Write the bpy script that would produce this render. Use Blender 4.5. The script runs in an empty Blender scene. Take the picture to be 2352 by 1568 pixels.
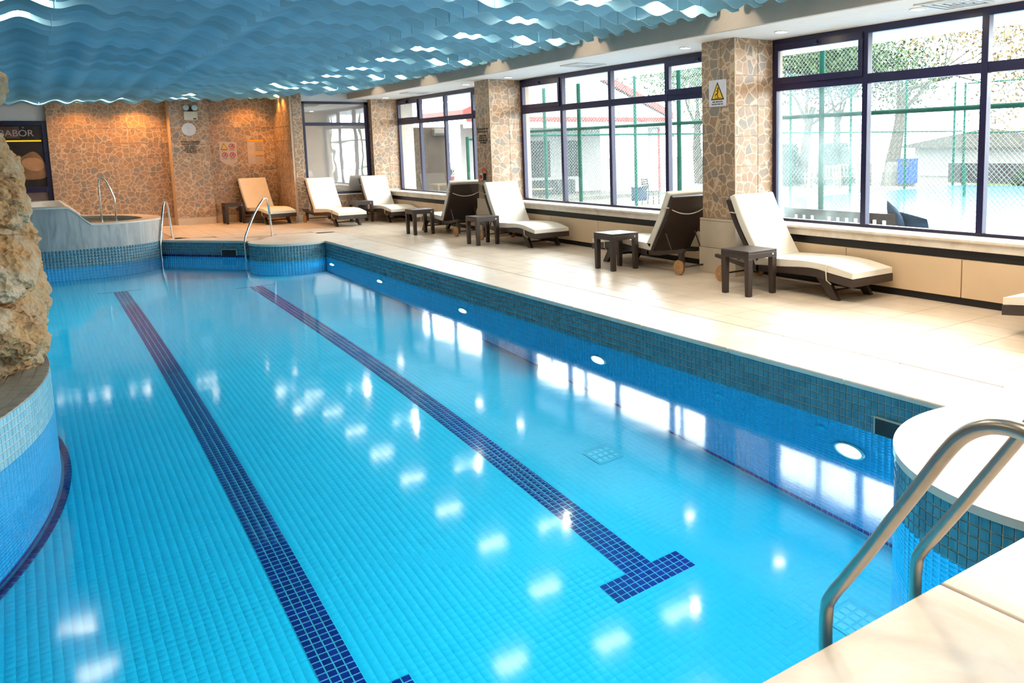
import bpy, bmesh, math, random
import numpy as np
from mathutils import Matrix, Vector, noise
from mathutils.geometry import tessellate_polygon

R = math.radians
PI = math.pi
random.seed(7)
scene = bpy.context.scene
COL = scene.collection

# ------------------------------------------------------------------ camera
YAW, PITCH, ROLL, FPX, PX, PY = 0.6267, -0.12733, -0.02018, 1895.45, 1431.7, 579.5
CAM = Vector((0.0, 0.0, 1.7))
_d = Vector((math.sin(YAW) * math.cos(PITCH), math.cos(YAW) * math.cos(PITCH), math.sin(PITCH)))
_r = _d.cross(Vector((0, 0, 1))).normalized()
_u = _r.cross(_d)
_right = _r * math.cos(ROLL) + _u * math.sin(ROLL)
_up = -_r * math.sin(ROLL) + _u * math.cos(ROLL)
cd = bpy.data.cameras.new('camera')
cam = bpy.data.objects.new('camera', cd)
COL.objects.link(cam)
m = Matrix((_right, _up, -_d)).transposed().to_4x4()
m.translation = CAM
cam.matrix_world = m
cd.sensor_width = 36.0
cd.sensor_fit = 'HORIZONTAL'
cd.lens = FPX * 36.0 / 2352.0
cd.shift_x = (1176.0 - PX) / 2352.0
cd.shift_y = (PY - 784.0) / 2352.0
cd.clip_start = 0.05
cd.clip_end = 300
scene.camera = cam

# ------------------------------------------------------------------ world, exposure
W_STRENGTH = 17.0
w = bpy.data.worlds.new('World')
scene.world = w
w.use_nodes = True
bg = w.node_tree.nodes['Background']
bg.inputs[0].default_value = (0.93, 0.97, 1.0, 1)
bg.inputs[1].default_value = W_STRENGTH
vs = scene.view_settings
vs.view_transform = 'Standard'
vs.look = 'None'
vs.gamma = 1.0
vs.use_curve_mapping = False
vs.exposure = 0.30
scene.cycles.sample_clamp_indirect = 4.0
scene.cycles.caustics_reflective = False
scene.cycles.max_bounces = 9
scene.cycles.diffuse_bounces = 4
scene.cycles.glossy_bounces = 3
scene.cycles.transmission_bounces = 6
scene.cycles.transparent_max_bounces = 8
scene.cycles.use_adaptive_sampling = True
scene.cycles.adaptive_threshold = 0.05
scene.cycles.adaptive_min_samples = 16

# daylight openings: portals only guide the sky's sampling through the windows
for i, (y0, y1) in enumerate(((-5.5, 0.45), (1.1, 7.7), (8.36, 14.44), (15.1, 21.0))):
    ld = bpy.data.lights.new('window_portal', 'AREA')
    ld.shape = 'RECTANGLE'
    ld.size = 2.32
    ld.size_y = y1 - y0
    ld.cycles.is_portal = True
    lo = bpy.data.objects.new('window_portal', ld)
    COL.objects.link(lo)
    lo.location = (8.2, (y0 + y1) / 2, 1.86)
    lo.rotation_euler = (0, R(90), 0)

# ------------------------------------------------------------------ helpers
def tag(o, label=None, cat=None, group=None, kind=None):
    if label: o['label'] = label
    if cat: o['category'] = cat
    if group: o['group'] = group
    if kind: o['kind'] = kind
    return o

def link(name, data, parent=None):
    o = bpy.data.objects.new(name, data)
    COL.objects.link(o)
    if parent is not None:
        o.parent = parent
    return o

def empty(name, loc=(0, 0, 0), rz=0.0, parent=None):
    o = link(name, None, parent)
    o.empty_display_size = 0.1
    o.location = loc
    o.rotation_euler = (0, 0, rz)
    return o

class MB:
    def __init__(self):
        self.v = []
        self.f = []
    def add(self, vs_, fs_):
        b = len(self.v)
        self.v += [tuple(p) for p in vs_]
        self.f += [tuple(b + i for i in f) for f in fs_]
        return self
    def box(self, x0, x1, y0, y1, z0, z1):
        return self.add([(x0, y0, z0), (x1, y0, z0), (x1, y1, z0), (x0, y1, z0), (x0, y0, z1), (x1, y0, z1), (x1, y1, z1), (x0, y1, z1)],
                        [(0, 3, 2, 1), (4, 5, 6, 7), (0, 1, 5, 4), (1, 2, 6, 5), (2, 3, 7, 6), (3, 0, 4, 7)])
    def tube(self, pts, r, n=10, caps=True, closed=False):
        pts = [Vector(p) for p in pts]
        rr = r if isinstance(r, (list, tuple)) else [r] * len(pts)
        rings = []
        prev = None
        L = len(pts)
        for i, p in enumerate(pts):
            a = pts[(i - 1) % L] if (closed or i > 0) else p
            c = pts[(i + 1) % L] if (closed or i < L - 1) else p
            t = (c - a).normalized()
            if prev is None:
                s = t.cross(Vector((0, 0, 1)))
                if s.length < 1e-3: s = t.cross(Vector((1, 0, 0)))
            else:
                s = prev - t * prev.dot(t)
            s.normalize()
            prev = s
            q = t.cross(s)
            rings.append([p + (s * math.cos(2 * PI * k / n) + q * math.sin(2 * PI * k / n)) * rr[i] for k in range(n)])
        vs_ = [x for g in rings for x in g]
        fs_ = []
        for i in range(L if closed else L - 1):
            j = (i + 1) % L
            for k in range(n):
                k2 = (k + 1) % n
                fs_.append((i * n + k, i * n + k2, j * n + k2, j * n + k))
        if caps and not closed:
            fs_.append(tuple(range(n - 1, -1, -1)))
            fs_.append(tuple((L - 1) * n + k for k in range(n)))
        return self.add(vs_, fs_)
    def cyl(self, c, r, h, axis='z', n=24, r2=None):
        c = Vector(c)
        e = {'x': Vector((1, 0, 0)), 'y': Vector((0, 1, 0)), 'z': Vector((0, 0, 1))}[axis]
        return self.tube([c - e * h / 2, c + e * h / 2], [r, r2 if r2 is not None else r], n)
    def prism(self, pts, z0, z1):
        """vertical prism over a 2-D polygon (counter-clockwise, may be concave)"""
        n = len(pts)
        vs_ = [(p[0], p[1], z0) for p in pts] + [(p[0], p[1], z1) for p in pts]
        fs_ = [(i, (i + 1) % n, n + (i + 1) % n, n + i) for i in range(n)]
        for t in tessellate_polygon([[Vector((p[0], p[1], 0)) for p in pts]]):
            a, b, c = t
            nn = (Vector(pts[b]).to_3d() - Vector(pts[a]).to_3d()).cross(Vector(pts[c]).to_3d() - Vector(pts[a]).to_3d()).z
            if nn < 0: a, b, c = c, b, a
            fs_.append((n + a, n + b, n + c))
            fs_.append((c, b, a))
        return self.add(vs_, fs_)
    def extrude_x(self, prof, x0, x1):
        """closed (y,z) profile extruded along x"""
        n = len(prof)
        vs_ = [(x0, p[0], p[1]) for p in prof] + [(x1, p[0], p[1]) for p in prof]
        fs_ = [(i, (i + 1) % n, n + (i + 1) % n, n + i) for i in range(n)]
        for t in tessellate_polygon([[Vector((p[0], p[1], 0)) for p in prof]]):
            fs_.append(tuple(n + i for i in t))
            fs_.append(tuple(reversed(t)))
        return self.add(vs_, fs_)
    def mesh(self, name, mat=None, smooth=False):
        me = bpy.data.meshes.new(name)
        me.from_pydata(self.v, [], self.f)
        me.update()
        if mat is not None: me.materials.append(mat)
        if smooth:
            for p in me.polygons: p.use_smooth = True
        return me
    def build(self, name, mat, parent=None, smooth=False, bevel=0.0, seg=2, fix=True):
        me = self.mesh(name, mat, False)
        if fix:
            bm = bmesh.new(); bm.from_mesh(me)
            bmesh.ops.recalc_face_normals(bm, faces=bm.faces)
            bm.to_mesh(me); bm.free()
        if smooth == True:
            for p in me.polygons: p.use_smooth = True
        o = link(name, me, parent)
        if bevel:
            md = o.modifiers.new('Bevel', 'BEVEL')
            md.width = bevel; md.segments = seg; md.limit_method = 'ANGLE'; md.angle_limit = R(40)
        if smooth == 'auto':
            me.shade_smooth() if hasattr(me, 'shade_smooth') else None
            me.set_sharp_from_angle(angle=R(40))
        return o

def bx(name, mat, x0, x1, y0, y1, z0, z1, parent=None, bevel=0.0):
    return MB().box(x0, x1, y0, y1, z0, z1).build(name, mat, parent, bevel=bevel)

def copy_tree(o, parent=None):
    c = o.copy()
    COL.objects.link(c)
    c.parent = parent
    for ch in list(o.children):
        copy_tree(ch, c)
    return c

def catmull(pts, n=8, closed=False):
    P = [Vector(p) for p in pts]
    out = []
    L = len(P)
    rng = range(L) if closed else range(L - 1)
    for i in rng:
        p0 = P[(i - 1) % L] if (closed or i > 0) else P[i] * 2 - P[i + 1]
        p1, p2 = P[i], P[(i + 1) % L]
        p3 = P[(i + 2) % L] if (closed or i + 2 < L) else p2 * 2 - p1
        for k in range(n):
            t = k / n
            out.append(0.5 * ((2 * p1) + (p2 - p0) * t + (2 * p0 - 5 * p1 + 4 * p2 - p3) * t * t + (3 * p1 - p0 - 3 * p2 + p3) * t ** 3))
    if not closed: out.append(P[-1].copy())
    return out

# ------------------------------------------------------------------ materials
def nmat(name):
    mt = bpy.data.materials.new(name)
    mt.use_nodes = True
    nt = mt.node_tree
    return mt, nt, nt.nodes['Principled BSDF'], nt.nodes['Material Output']

def N(nt, typ, **kw):
    n = nt.nodes.new(typ)
    for k, v in kw.items():
        if k.startswith('i_'):
            n.inputs[k[2:].replace('_', ' ')].default_value = v
        else:
            setattr(n, k, v)
    return n

def c4(c): return (c[0], c[1], c[2], 1.0)

def plain(name, col, rough=0.5, var=0.08, scale=6.0, metal=0.0, bump=0.0, bscale=60.0, spec=0.5, detail=3.0):
    """one-colour surface with a little cloudy variation and fine relief"""
    mt, nt, b, out = nmat(name)
    geo = N(nt, 'ShaderNodeNewGeometry')
    nz = N(nt, 'ShaderNodeTexNoise')
    nz.inputs['Scale'].default_value = scale
    nz.inputs['Detail'].default_value = detail
    nt.links.new(geo.outputs['Position'], nz.inputs['Vector'])
    rp = N(nt, 'ShaderNodeValToRGB')
    rp.color_ramp.elements[0].position = 0.3
    rp.color_ramp.elements[1].position = 0.7
    rp.color_ramp.elements[0].color = c4([x * (1 - var) for x in col])
    rp.color_ramp.elements[1].color = c4([min(1, x * (1 + var)) for x in col])
    nt.links.new(nz.outputs['Fac'], rp.inputs['Fac'])
    nt.links.new(rp.outputs['Color'], b.inputs['Base Color'])
    b.inputs['Roughness'].default_value = rough
    b.inputs['Metallic'].default_value = metal
    b.inputs['Specular IOR Level'].default_value = spec
    if bump:
        n2 = N(nt, 'ShaderNodeTexNoise')
        n2.inputs['Scale'].default_value = bscale
        n2.inputs['Detail'].default_value = 4
        nt.links.new(geo.outputs['Position'], n2.inputs['Vector'])
        bp = N(nt, 'ShaderNodeBump')
        bp.inputs['Strength'].default_value = bump
        bp.inputs['Distance'].default_value = 0.01
        nt.links.new(n2.outputs['Fac'], bp.inputs['Height'])
        nt.links.new(bp.outputs['Normal'], b.inputs['Normal'])
    return mt

def emis(name, col, strength):
    mt, nt, b, out = nmat(name)
    nt.nodes.remove(b)
    e = N(nt, 'ShaderNodeEmission')
    e.inputs[0].default_value = c4(col)
    e.inputs[1].default_value = strength
    nt.links.new(e.outputs[0], out.inputs[0])
    return mt

def per_piece(name, cols, rough=0.3, spec=0.5, vscale=0.0):
    """glazed tile: a tone picked per piece from a ramp by its place in the wall"""
    mt, nt, b, out = nmat(name)
    geo = N(nt, 'ShaderNodeNewGeometry')
    wn = N(nt, 'ShaderNodeTexWhiteNoise', noise_dimensions='3D')
    sn = N(nt, 'ShaderNodeVectorMath', operation='SNAP')
    sn.inputs[1].default_value = (0.055, 0.055, 0.055)
    nt.links.new(geo.outputs['Position'], sn.inputs[0])
    nt.links.new(sn.outputs[0], wn.inputs['Vector'])
    rp = N(nt, 'ShaderNodeValToRGB')
    el = rp.color_ramp.elements
    el[0].color = c4(cols[0]); el[1].color = c4(cols[-1])
    for i, c in enumerate(cols[1:-1]):
        e = el.new((i + 1) / (len(cols) - 1)); e.color = c4(c)
    nt.links.new(wn.outputs['Value'], rp.inputs['Fac'])
    nt.links.new(rp.outputs['Color'], b.inputs['Base Color'])
    b.inputs['Roughness'].default_value = rough
    b.inputs['Specular IOR Level'].default_value = spec
    return mt

def paving_print(name):
    """ceramic tile printed with irregular flagstones in pale joints"""
    mt, nt, b, out = nmat(name)
    geo = N(nt, 'ShaderNodeNewGeometry')
    nz = N(nt, 'ShaderNodeTexNoise')
    nz.inputs['Scale'].default_value = 5.0
    nt.links.new(geo.outputs['Position'], nz.inputs['Vector'])
    mx = N(nt, 'ShaderNodeMixRGB', blend_type='ADD')
    mx.inputs['Fac'].default_value = 0.06
    nt.links.new(geo.outputs['Position'], mx.inputs[1])
    nt.links.new(nz.outputs['Color'], mx.inputs[2])
    v1 = N(nt, 'ShaderNodeTexVoronoi', feature='DISTANCE_TO_EDGE')
    v2 = N(nt, 'ShaderNodeTexVoronoi', feature='F1')
    for v in (v1, v2):
        v.inputs['Scale'].default_value = 8.2
        nt.links.new(mx.outputs[0], v.inputs['Vector'])
    sp = N(nt, 'ShaderNodeSeparateColor')
    nt.links.new(v2.outputs['Color'], sp.inputs[0])
    rp = N(nt, 'ShaderNodeValToRGB')
    el = rp.color_ramp.elements
    el[0].color = (0.33, 0.195, 0.11, 1); el[1].color = (0.24, 0.20, 0.165, 1)
    for p, c in ((0.35, (0.41, 0.255, 0.145, 1)), (0.6, (0.33, 0.22, 0.145, 1)), (0.8, (0.27, 0.18, 0.12, 1))):
        e = el.new(p); e.color = c
    nt.links.new(sp.outputs[0], rp.inputs['Fac'])
    n2 = N(nt, 'ShaderNodeTexNoise')
    n2.inputs['Scale'].default_value = 24.0
    n2.inputs['Detail'].default_value = 4
    nt.links.new(geo.outputs['Position'], n2.inputs['Vector'])
    ov = N(nt, 'ShaderNodeMixRGB', blend_type='OVERLAY')
    ov.inputs['Fac'].default_value = 0.35
    nt.links.new(rp.outputs['Color'], ov.inputs[1])
    nt.links.new(n2.outputs['Fac'], ov.inputs[2])
    ed = N(nt, 'ShaderNodeValToRGB')
    ed.color_ramp.elements[0].position = 0.035
    ed.color_ramp.elements[1].position = 0.075
    nt.links.new(v1.outputs['Distance'], ed.inputs['Fac'])
    m2 = N(nt, 'ShaderNodeMixRGB')
    nt.links.new(ed.outputs['Color'], m2.inputs['Fac'])
    m2.inputs[1].default_value = (0.58, 0.43, 0.29, 1)
    nt.links.new(ov.outputs[0], m2.inputs[2])
    nt.links.new(m2.outputs[0], b.inputs['Base Color'])
    b.inputs['Roughness'].default_value = 0.38
    return mt

def marble(name, base, vein, rough=0.3, scale=3.0, stretch=(1, 1, 1), amount=0.5):
    mt, nt, b, out = nmat(name)
    geo = N(nt, 'ShaderNodeNewGeometry')
    mp = N(nt, 'ShaderNodeMapping')
    mp.inputs['Scale'].default_value = stretch
    nt.links.new(geo.outputs['Position'], mp.inputs['Vector'])
    nz = N(nt, 'ShaderNodeTexNoise')
    nz.inputs['Scale'].default_value = scale
    nz.inputs['Detail'].default_value = 8
    nz.inputs['Roughness'].default_value = 0.62
    nz.inputs['Distortion'].default_value = 1.2
    nt.links.new(mp.outputs[0], nz.inputs['Vector'])
    rp = N(nt, 'ShaderNodeValToRGB')
    el = rp.color_ramp.elements
    el[0].position = 0.32; el[0].color = c4(vein)
    el[1].position = 0.32 + amount * 0.5; el[1].color = c4(base)
    nt.links.new(nz.outputs['Fac'], rp.inputs['Fac'])
    nt.links.new(rp.outputs['Color'], b.inputs['Base Color'])
    b.inputs['Roughness'].default_value = rough
    return mt

def weave(name, col, scale=90.0):
    """woven synthetic rattan"""
    mt, nt, b, out = nmat(name)
    tc = N(nt, 'ShaderNodeTexCoord')
    mp = N(nt, 'ShaderNodeMapping')
    mp.inputs['Scale'].default_value = (scale, scale, scale)
    nt.links.new(tc.outputs['Object'], mp.inputs['Vector'])
    ck = N(nt, 'ShaderNodeTexChecker')
    ck.inputs['Scale'].default_value = 1.0
    ck.inputs['Color1'].default_value = c4([x * 1.35 for x in col])
    ck.inputs['Color2'].default_value = c4([x * 0.55 for x in col])
    nt.links.new(mp.outputs[0], ck.inputs['Vector'])
    nt.links.new(ck.outputs['Color'], b.inputs['Base Color'])
    bp = N(nt, 'ShaderNodeBump')
    bp.inputs['Strength'].default_value = 0.6
    bp.inputs['Distance'].default_value = 0.004
    nt.links.new(ck.outputs['Fac'], bp.inputs['Height'])
    nt.links.new(bp.outputs['Normal'], b.inputs['Normal'])
    b.inputs['Roughness'].default_value = 0.42
    return mt

def glass_pane(name, film=0.0, filmcol=(0.9, 0.93, 0.92), extra=1.0):
    """thin window glass: clear with a Fresnel reflection, optionally misted or hazed for glare"""
    mt, nt, b, out = nmat(name)
    nt.nodes.remove(b)
    tr = N(nt, 'ShaderNodeBsdfTransparent')
    tr.inputs[0].default_value = (0.97, 0.99, 0.985, 1)
    gl = N(nt, 'ShaderNodeBsdfGlossy')
    gl.inputs['Roughness'].default_value = 0.0
    fr = N(nt, 'ShaderNodeFresnel')
    bk = N(nt, 'ShaderNodeNewGeometry')
    mr = N(nt, 'ShaderNodeMapRange')
    mr.inputs[3].default_value = 1.25; mr.inputs[4].default_value = 1 / 1.25
    nt.links.new(bk.outputs['Backfacing'], mr.inputs[0])
    nt.links.new(mr.outputs[0], fr.inputs[0])
    mx = N(nt, 'ShaderNodeMixShader')
    nt.links.new(fr.outputs[0], mx.inputs[0])
    nt.links.new(tr.outputs[0], mx.inputs[1])
    nt.links.new(gl.outputs[0], mx.inputs[2])
    last = mx
    if film:
        geo = N(nt, 'ShaderNodeNewGeometry')
        nz = N(nt, 'ShaderNodeTexNoise')
        nz.inputs['Scale'].default_value = 1.6
        nz.inputs['Detail'].default_value = 5
        nt.links.new(geo.outputs['Position'], nz.inputs['Vector'])
        rp = N(nt, 'ShaderNodeMapRange')
        rp.inputs[1].default_value = 0.38; rp.inputs[2].default_value = 0.66
        rp.inputs[3].default_value = film * 0.25; rp.inputs[4].default_value = film
        nt.links.new(nz.outputs['Fac'], rp.inputs[0])
        tl = N(nt, 'ShaderNodeBsdfTranslucent')
        tl.inputs[0].default_value = c4(filmcol)
        m2 = N(nt, 'ShaderNodeMixShader')
        nt.links.new(rp.outputs[0], m2.inputs[0])
        nt.links.new(mx.outputs[0], m2.inputs[1])
        nt.links.new(tl.outputs[0], m2.inputs[2])
        last = m2
    nt.links.new(last.outputs[0], out.inputs[0])
    return mt

def water_mat(name, tint, bscale=1.2, bstr=0.05, rough=0.02):
    mt, nt, b, out = nmat(name)
    nt.nodes.remove(b)
    rf = N(nt, 'ShaderNodeBsdfRefraction')
    rf.inputs['Color'].default_value = c4(tint)
    rf.inputs['Roughness'].default_value = 0.0
    rf.inputs['IOR'].default_value = 1.333
    gl = N(nt, 'ShaderNodeBsdfGlossy')
    gl.inputs['Roughness'].default_value = rough
    fr = N(nt, 'ShaderNodeFresnel')
    fr.inputs[0].default_value = 1.333
    geo = N(nt, 'ShaderNodeNewGeometry')
    nz = N(nt, 'ShaderNodeTexNoise')
    nz.inputs['Scale'].default_value = bscale
    nz.inputs['Detail'].default_value = 2
    nt.links.new(geo.outputs['Position'], nz.inputs['Vector'])
    bp = N(nt, 'ShaderNodeBump')
    bp.inputs['Strength'].default_value = bstr
    bp.inputs['Distance'].default_value = 0.05
    nt.links.new(nz.outputs['Fac'], bp.inputs['Height'])
    for s in (gl, fr):
        nt.links.new(bp.outputs['Normal'], s.inputs['Normal'])
    mx = N(nt, 'ShaderNodeMixShader')
    nt.links.new(fr.outputs[0], mx.inputs[0])
    nt.links.new(rf.outputs[0], mx.inputs[1])
    nt.links.new(gl.outputs[0], mx.inputs[2])
    nt.links.new(mx.outputs[0], out.inputs[0])
    return mt

def baffle_mat(name, col):
    """painted baffle; random tone per panel stands in for shading between rows"""
    mt, nt, b, out = nmat(name)
    oi = N(nt, 'ShaderNodeObjectInfo')
    rp = N(nt, 'ShaderNodeValToRGB')
    rp.color_ramp.elements[0].color = c4([x * 0.82 for x in col])
    rp.color_ramp.elements[1].color = c4([min(1, x * 1.18) for x in col])
    nt.links.new(oi.outputs['Random'], rp.inputs['Fac'])
    nt.links.new(rp.outputs['Color'], b.inputs['Base Color'])
    b.inputs['Roughness'].default_value = 0.6
    tl = N(nt, 'ShaderNodeBsdfTranslucent')
    tl.inputs[0].default_value = c4([min(1, x * 1.3) for x in col])
    mx = N(nt, 'ShaderNodeMixShader')
    mx.inputs[0].default_value = 0.14
    nt.links.new(b.outputs[0], mx.inputs[1])
    nt.links.new(tl.outputs[0], mx.inputs[2])
    nt.links.new(mx.outputs[0], out.inputs[0])
    return mt

def rock_mat(name):
    mt, nt, b, out = nmat(name)
    geo = N(nt, 'ShaderNodeNewGeometry')
    n1 = N(nt, 'ShaderNodeTexNoise')
    n1.inputs['Scale'].default_value = 3.2
    n1.inputs['Detail'].default_value = 8
    n1.inputs['Roughness'].default_value = 0.65
    nt.links.new(geo.outputs['Position'], n1.inputs['Vector'])
    rp = N(nt, 'ShaderNodeValToRGB')
    el = rp.color_ramp.elements
    el[0].position = 0.33; el[0].color = (0.13, 0.07, 0.035, 1)
    el[1].position = 0.68; el[1].color = (0.46, 0.35, 0.235, 1)
    e = el.new(0.45); e.color = (0.42, 0.23, 0.09, 1)
    e = el.new(0.55); e.color = (0.39, 0.27, 0.155, 1)
    nt.links.new(n1.outputs['Fac'], rp.inputs['Fac'])
    nt.links.new(rp.outputs['Color'], b.inputs['Base Color'])
    b.inputs['Roughness'].default_value = 0.85
    vo = N(nt, 'ShaderNodeTexVoronoi')
    vo.inputs['Scale'].default_value = 24
    nt.links.new(geo.outputs['Position'], vo.inputs['Vector'])
    n2 = N(nt, 'ShaderNodeTexNoise')
    n2.inputs['Scale'].default_value = 22
    n2.inputs['Detail'].default_value = 8
    nt.links.new(geo.outputs['Position'], n2.inputs['Vector'])
    ad = N(nt, 'ShaderNodeMath', operation='MULTIPLY')
    nt.links.new(vo.outputs['Distance'], ad.inputs[0])
    nt.links.new(n2.outputs['Fac'], ad.inputs[1])
    bp = N(nt, 'ShaderNodeBump')
    bp.inputs['Strength'].default_value = 0.9
    bp.inputs['Distance'].default_value = 0.05
    nt.links.new(ad.outputs[0], bp.inputs['Height'])
    nt.links.new(bp.outputs['Normal'], b.inputs['Normal'])
    return mt

M = {}
M['deck'] = plain('deck_tile', (0.75, 0.62, 0.485), 0.28, 0.10, 2.5, spec=0.5)
M['deck_grout'] = plain('deck_grout', (0.42, 0.31, 0.22), 0.8)
M['coping'] = marble('coping_marble', (0.84, 0.76, 0.66), (0.74, 0.58, 0.44), 0.28, 1.6, amount=0.55)
M['tub'] = marble('tub_marble', (0.50, 0.46, 0.41), (0.28, 0.27, 0.26), 0.35, 2.2, (3.0, 3.0, 0.45), 0.6)
M['tub_rim'] = marble('tub_rim_marble', (0.74, 0.66, 0.55), (0.6, 0.5, 0.4), 0.3, 2.0)
M['band'] = per_piece('waterline_tile', [(0.065, 0.175, 0.240), (0.080, 0.205, 0.270), (0.095, 0.235, 0.300)], 0.18)
M['band_grout'] = plain('waterline_grout', (0.50, 0.47, 0.38), 0.8)
M['ledge_band'] = per_piece('ledge_tile', [(0.20, 0.42, 0.52), (0.24, 0.46, 0.56), (0.28, 0.50, 0.58)], 0.2)
M['ledge_top'] = per_piece('ledge_top_tile', [(0.20, 0.21, 0.19), (0.25, 0.25, 0.22), (0.29, 0.28, 0.25)], 0.35)
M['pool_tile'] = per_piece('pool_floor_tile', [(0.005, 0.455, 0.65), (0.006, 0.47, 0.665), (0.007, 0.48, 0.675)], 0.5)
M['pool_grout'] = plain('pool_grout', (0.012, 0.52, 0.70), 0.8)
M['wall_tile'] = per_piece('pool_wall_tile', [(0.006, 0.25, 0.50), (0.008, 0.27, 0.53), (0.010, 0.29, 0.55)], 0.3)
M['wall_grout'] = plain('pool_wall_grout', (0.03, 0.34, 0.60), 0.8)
M['lane'] = per_piece('lane_tile', [(0.002, 0.006, 0.11), (0.003, 0.008, 0.135), (0.004, 0.010, 0.16)], 0.25)
M['lane_grout'] = plain('lane_grout', (0.07, 0.36, 0.42), 0.8)
M['paving'] = paving_print('flagstone_print_tile')
M['joint'] = plain('tile_joint', (0.68, 0.52, 0.37), 0.8)
M['plinth'] = plain('plinth_stone', (0.62, 0.51, 0.38), 0.35, 0.08, 3.0)
M['white'] = plain('white_plaster', (0.92, 0.90, 0.87), 0.8, 0.02)
M['beam'] = plain('beam_paint', (0.50, 0.42, 0.35), 0.7, 0.04)
M['slab'] = plain('ceiling_slab', (0.30, 0.36, 0.40), 0.9, 0.04)
M['frame'] = plain('navy_window_frame', (0.010, 0.008, 0.045), 0.32, 0.05)
M['glass'] = glass_pane('window_glass', 0.006, (0.9, 0.95, 0.95))  # thin film imitates the glare haze over the view outside
M['misted'] = glass_pane('misted_glass', 0.22, (0.36, 0.44, 0.42))
M['cream'] = plain('cream_panel', (0.68, 0.50, 0.32), 0.5, 0.04, 2.0)
M['black'] = plain('black_recess', (0.012, 0.010, 0.012), 0.6, 0.05)
M['sill'] = marble('sill_marble', (0.78, 0.71, 0.62), (0.62, 0.50, 0.38), 0.35, 2.5)
M['rattan'] = weave('brown_rattan', (0.040, 0.024, 0.018), 110.0)
M['rattan_dark'] = plain('brown_resin', (0.035, 0.022, 0.017), 0.4, 0.1)
M['cushion'] = plain('offwhite_cushion', (0.80, 0.74, 0.64), 0.9, 0.03, 8.0, bump=0.12, bscale=220.0)
M['strap'] = plain('cream_strap', (0.72, 0.64, 0.50), 0.8)
M['wheel_wood'] = plain('wheel_wood', (0.45, 0.22, 0.08), 0.45, 0.15, 20.0)
M['steel'] = plain('brushed_steel', (0.50, 0.44, 0.38), 0.33, 0.05, 20.0, metal=1.0)
M['chrome'] = plain('chrome', (0.80, 0.78, 0.74), 0.12, 0.03, metal=1.0)
M['baffle'] = baffle_mat('blue_baffle', (0.38, 0.70, 0.84))
M['water'] = water_mat('pool_water', (0.40, 0.94, 1.0), 1.3, 0.04, 0.075)
M['tubwater'] = water_mat('tub_water', (0.8, 0.95, 0.95), 2.0, 0.05)
M['rock'] = rock_mat('pitted_limestone')
M['lamp_white'] = emis('lamp_lens', (1.0, 0.90, 0.74), 14.0)
M['lamp_warm'] = emis('soffit_lens', (1.0, 0.78, 0.50), 55.0)
M['pool_lens'] = emis('pool_light_lens', (0.92, 0.97, 1.0), 40.0)
M['grey_plastic'] = plain('grey_plastic', (0.55, 0.55, 0.46), 0.5)
M['white_plastic'] = plain('white_plastic', (0.78, 0.76, 0.72), 0.45)
M['ink'] = plain('dark_ink', (0.035, 0.025, 0.02), 0.7)
M['sign_white'] = plain('sign_white', (0.72, 0.70, 0.74), 0.4)
M['sign_yellow'] = plain('sign_yellow', (0.85, 0.50, 0.01), 0.4)
M['sign_red'] = plain('sign_red', (0.60, 0.05, 0.03), 0.4)
M['film'] = plain('clear_sheet', (0.55, 0.42, 0.30), 0.25)
M['amber'] = plain('amber_strip', (0.85, 0.40, 0.02), 0.4)

# ------------------------------------------------------------------ tile laying
def tile_mesh(name, su, sv, t, mat, ch=0.0015):
    a, b2 = su / 2, sv / 2
    vs_ = [(-a, -b2, 0), (a, -b2, 0), (a, b2, 0), (-a, b2, 0),
           (-a + ch, -b2 + ch, t), (a - ch, -b2 + ch, t), (a - ch, b2 - ch, t), (-a + ch, b2 - ch, t)]
    fs_ = [(4, 5, 6, 7), (0, 1, 5, 4), (1, 2, 6, 5), (2, 3, 7, 6), (3, 0, 4, 7)]
    me = bpy.data.meshes.new(name)
    me.from_pydata(vs_, [], fs_)
    me.materials.append(mat)
    return me

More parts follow.
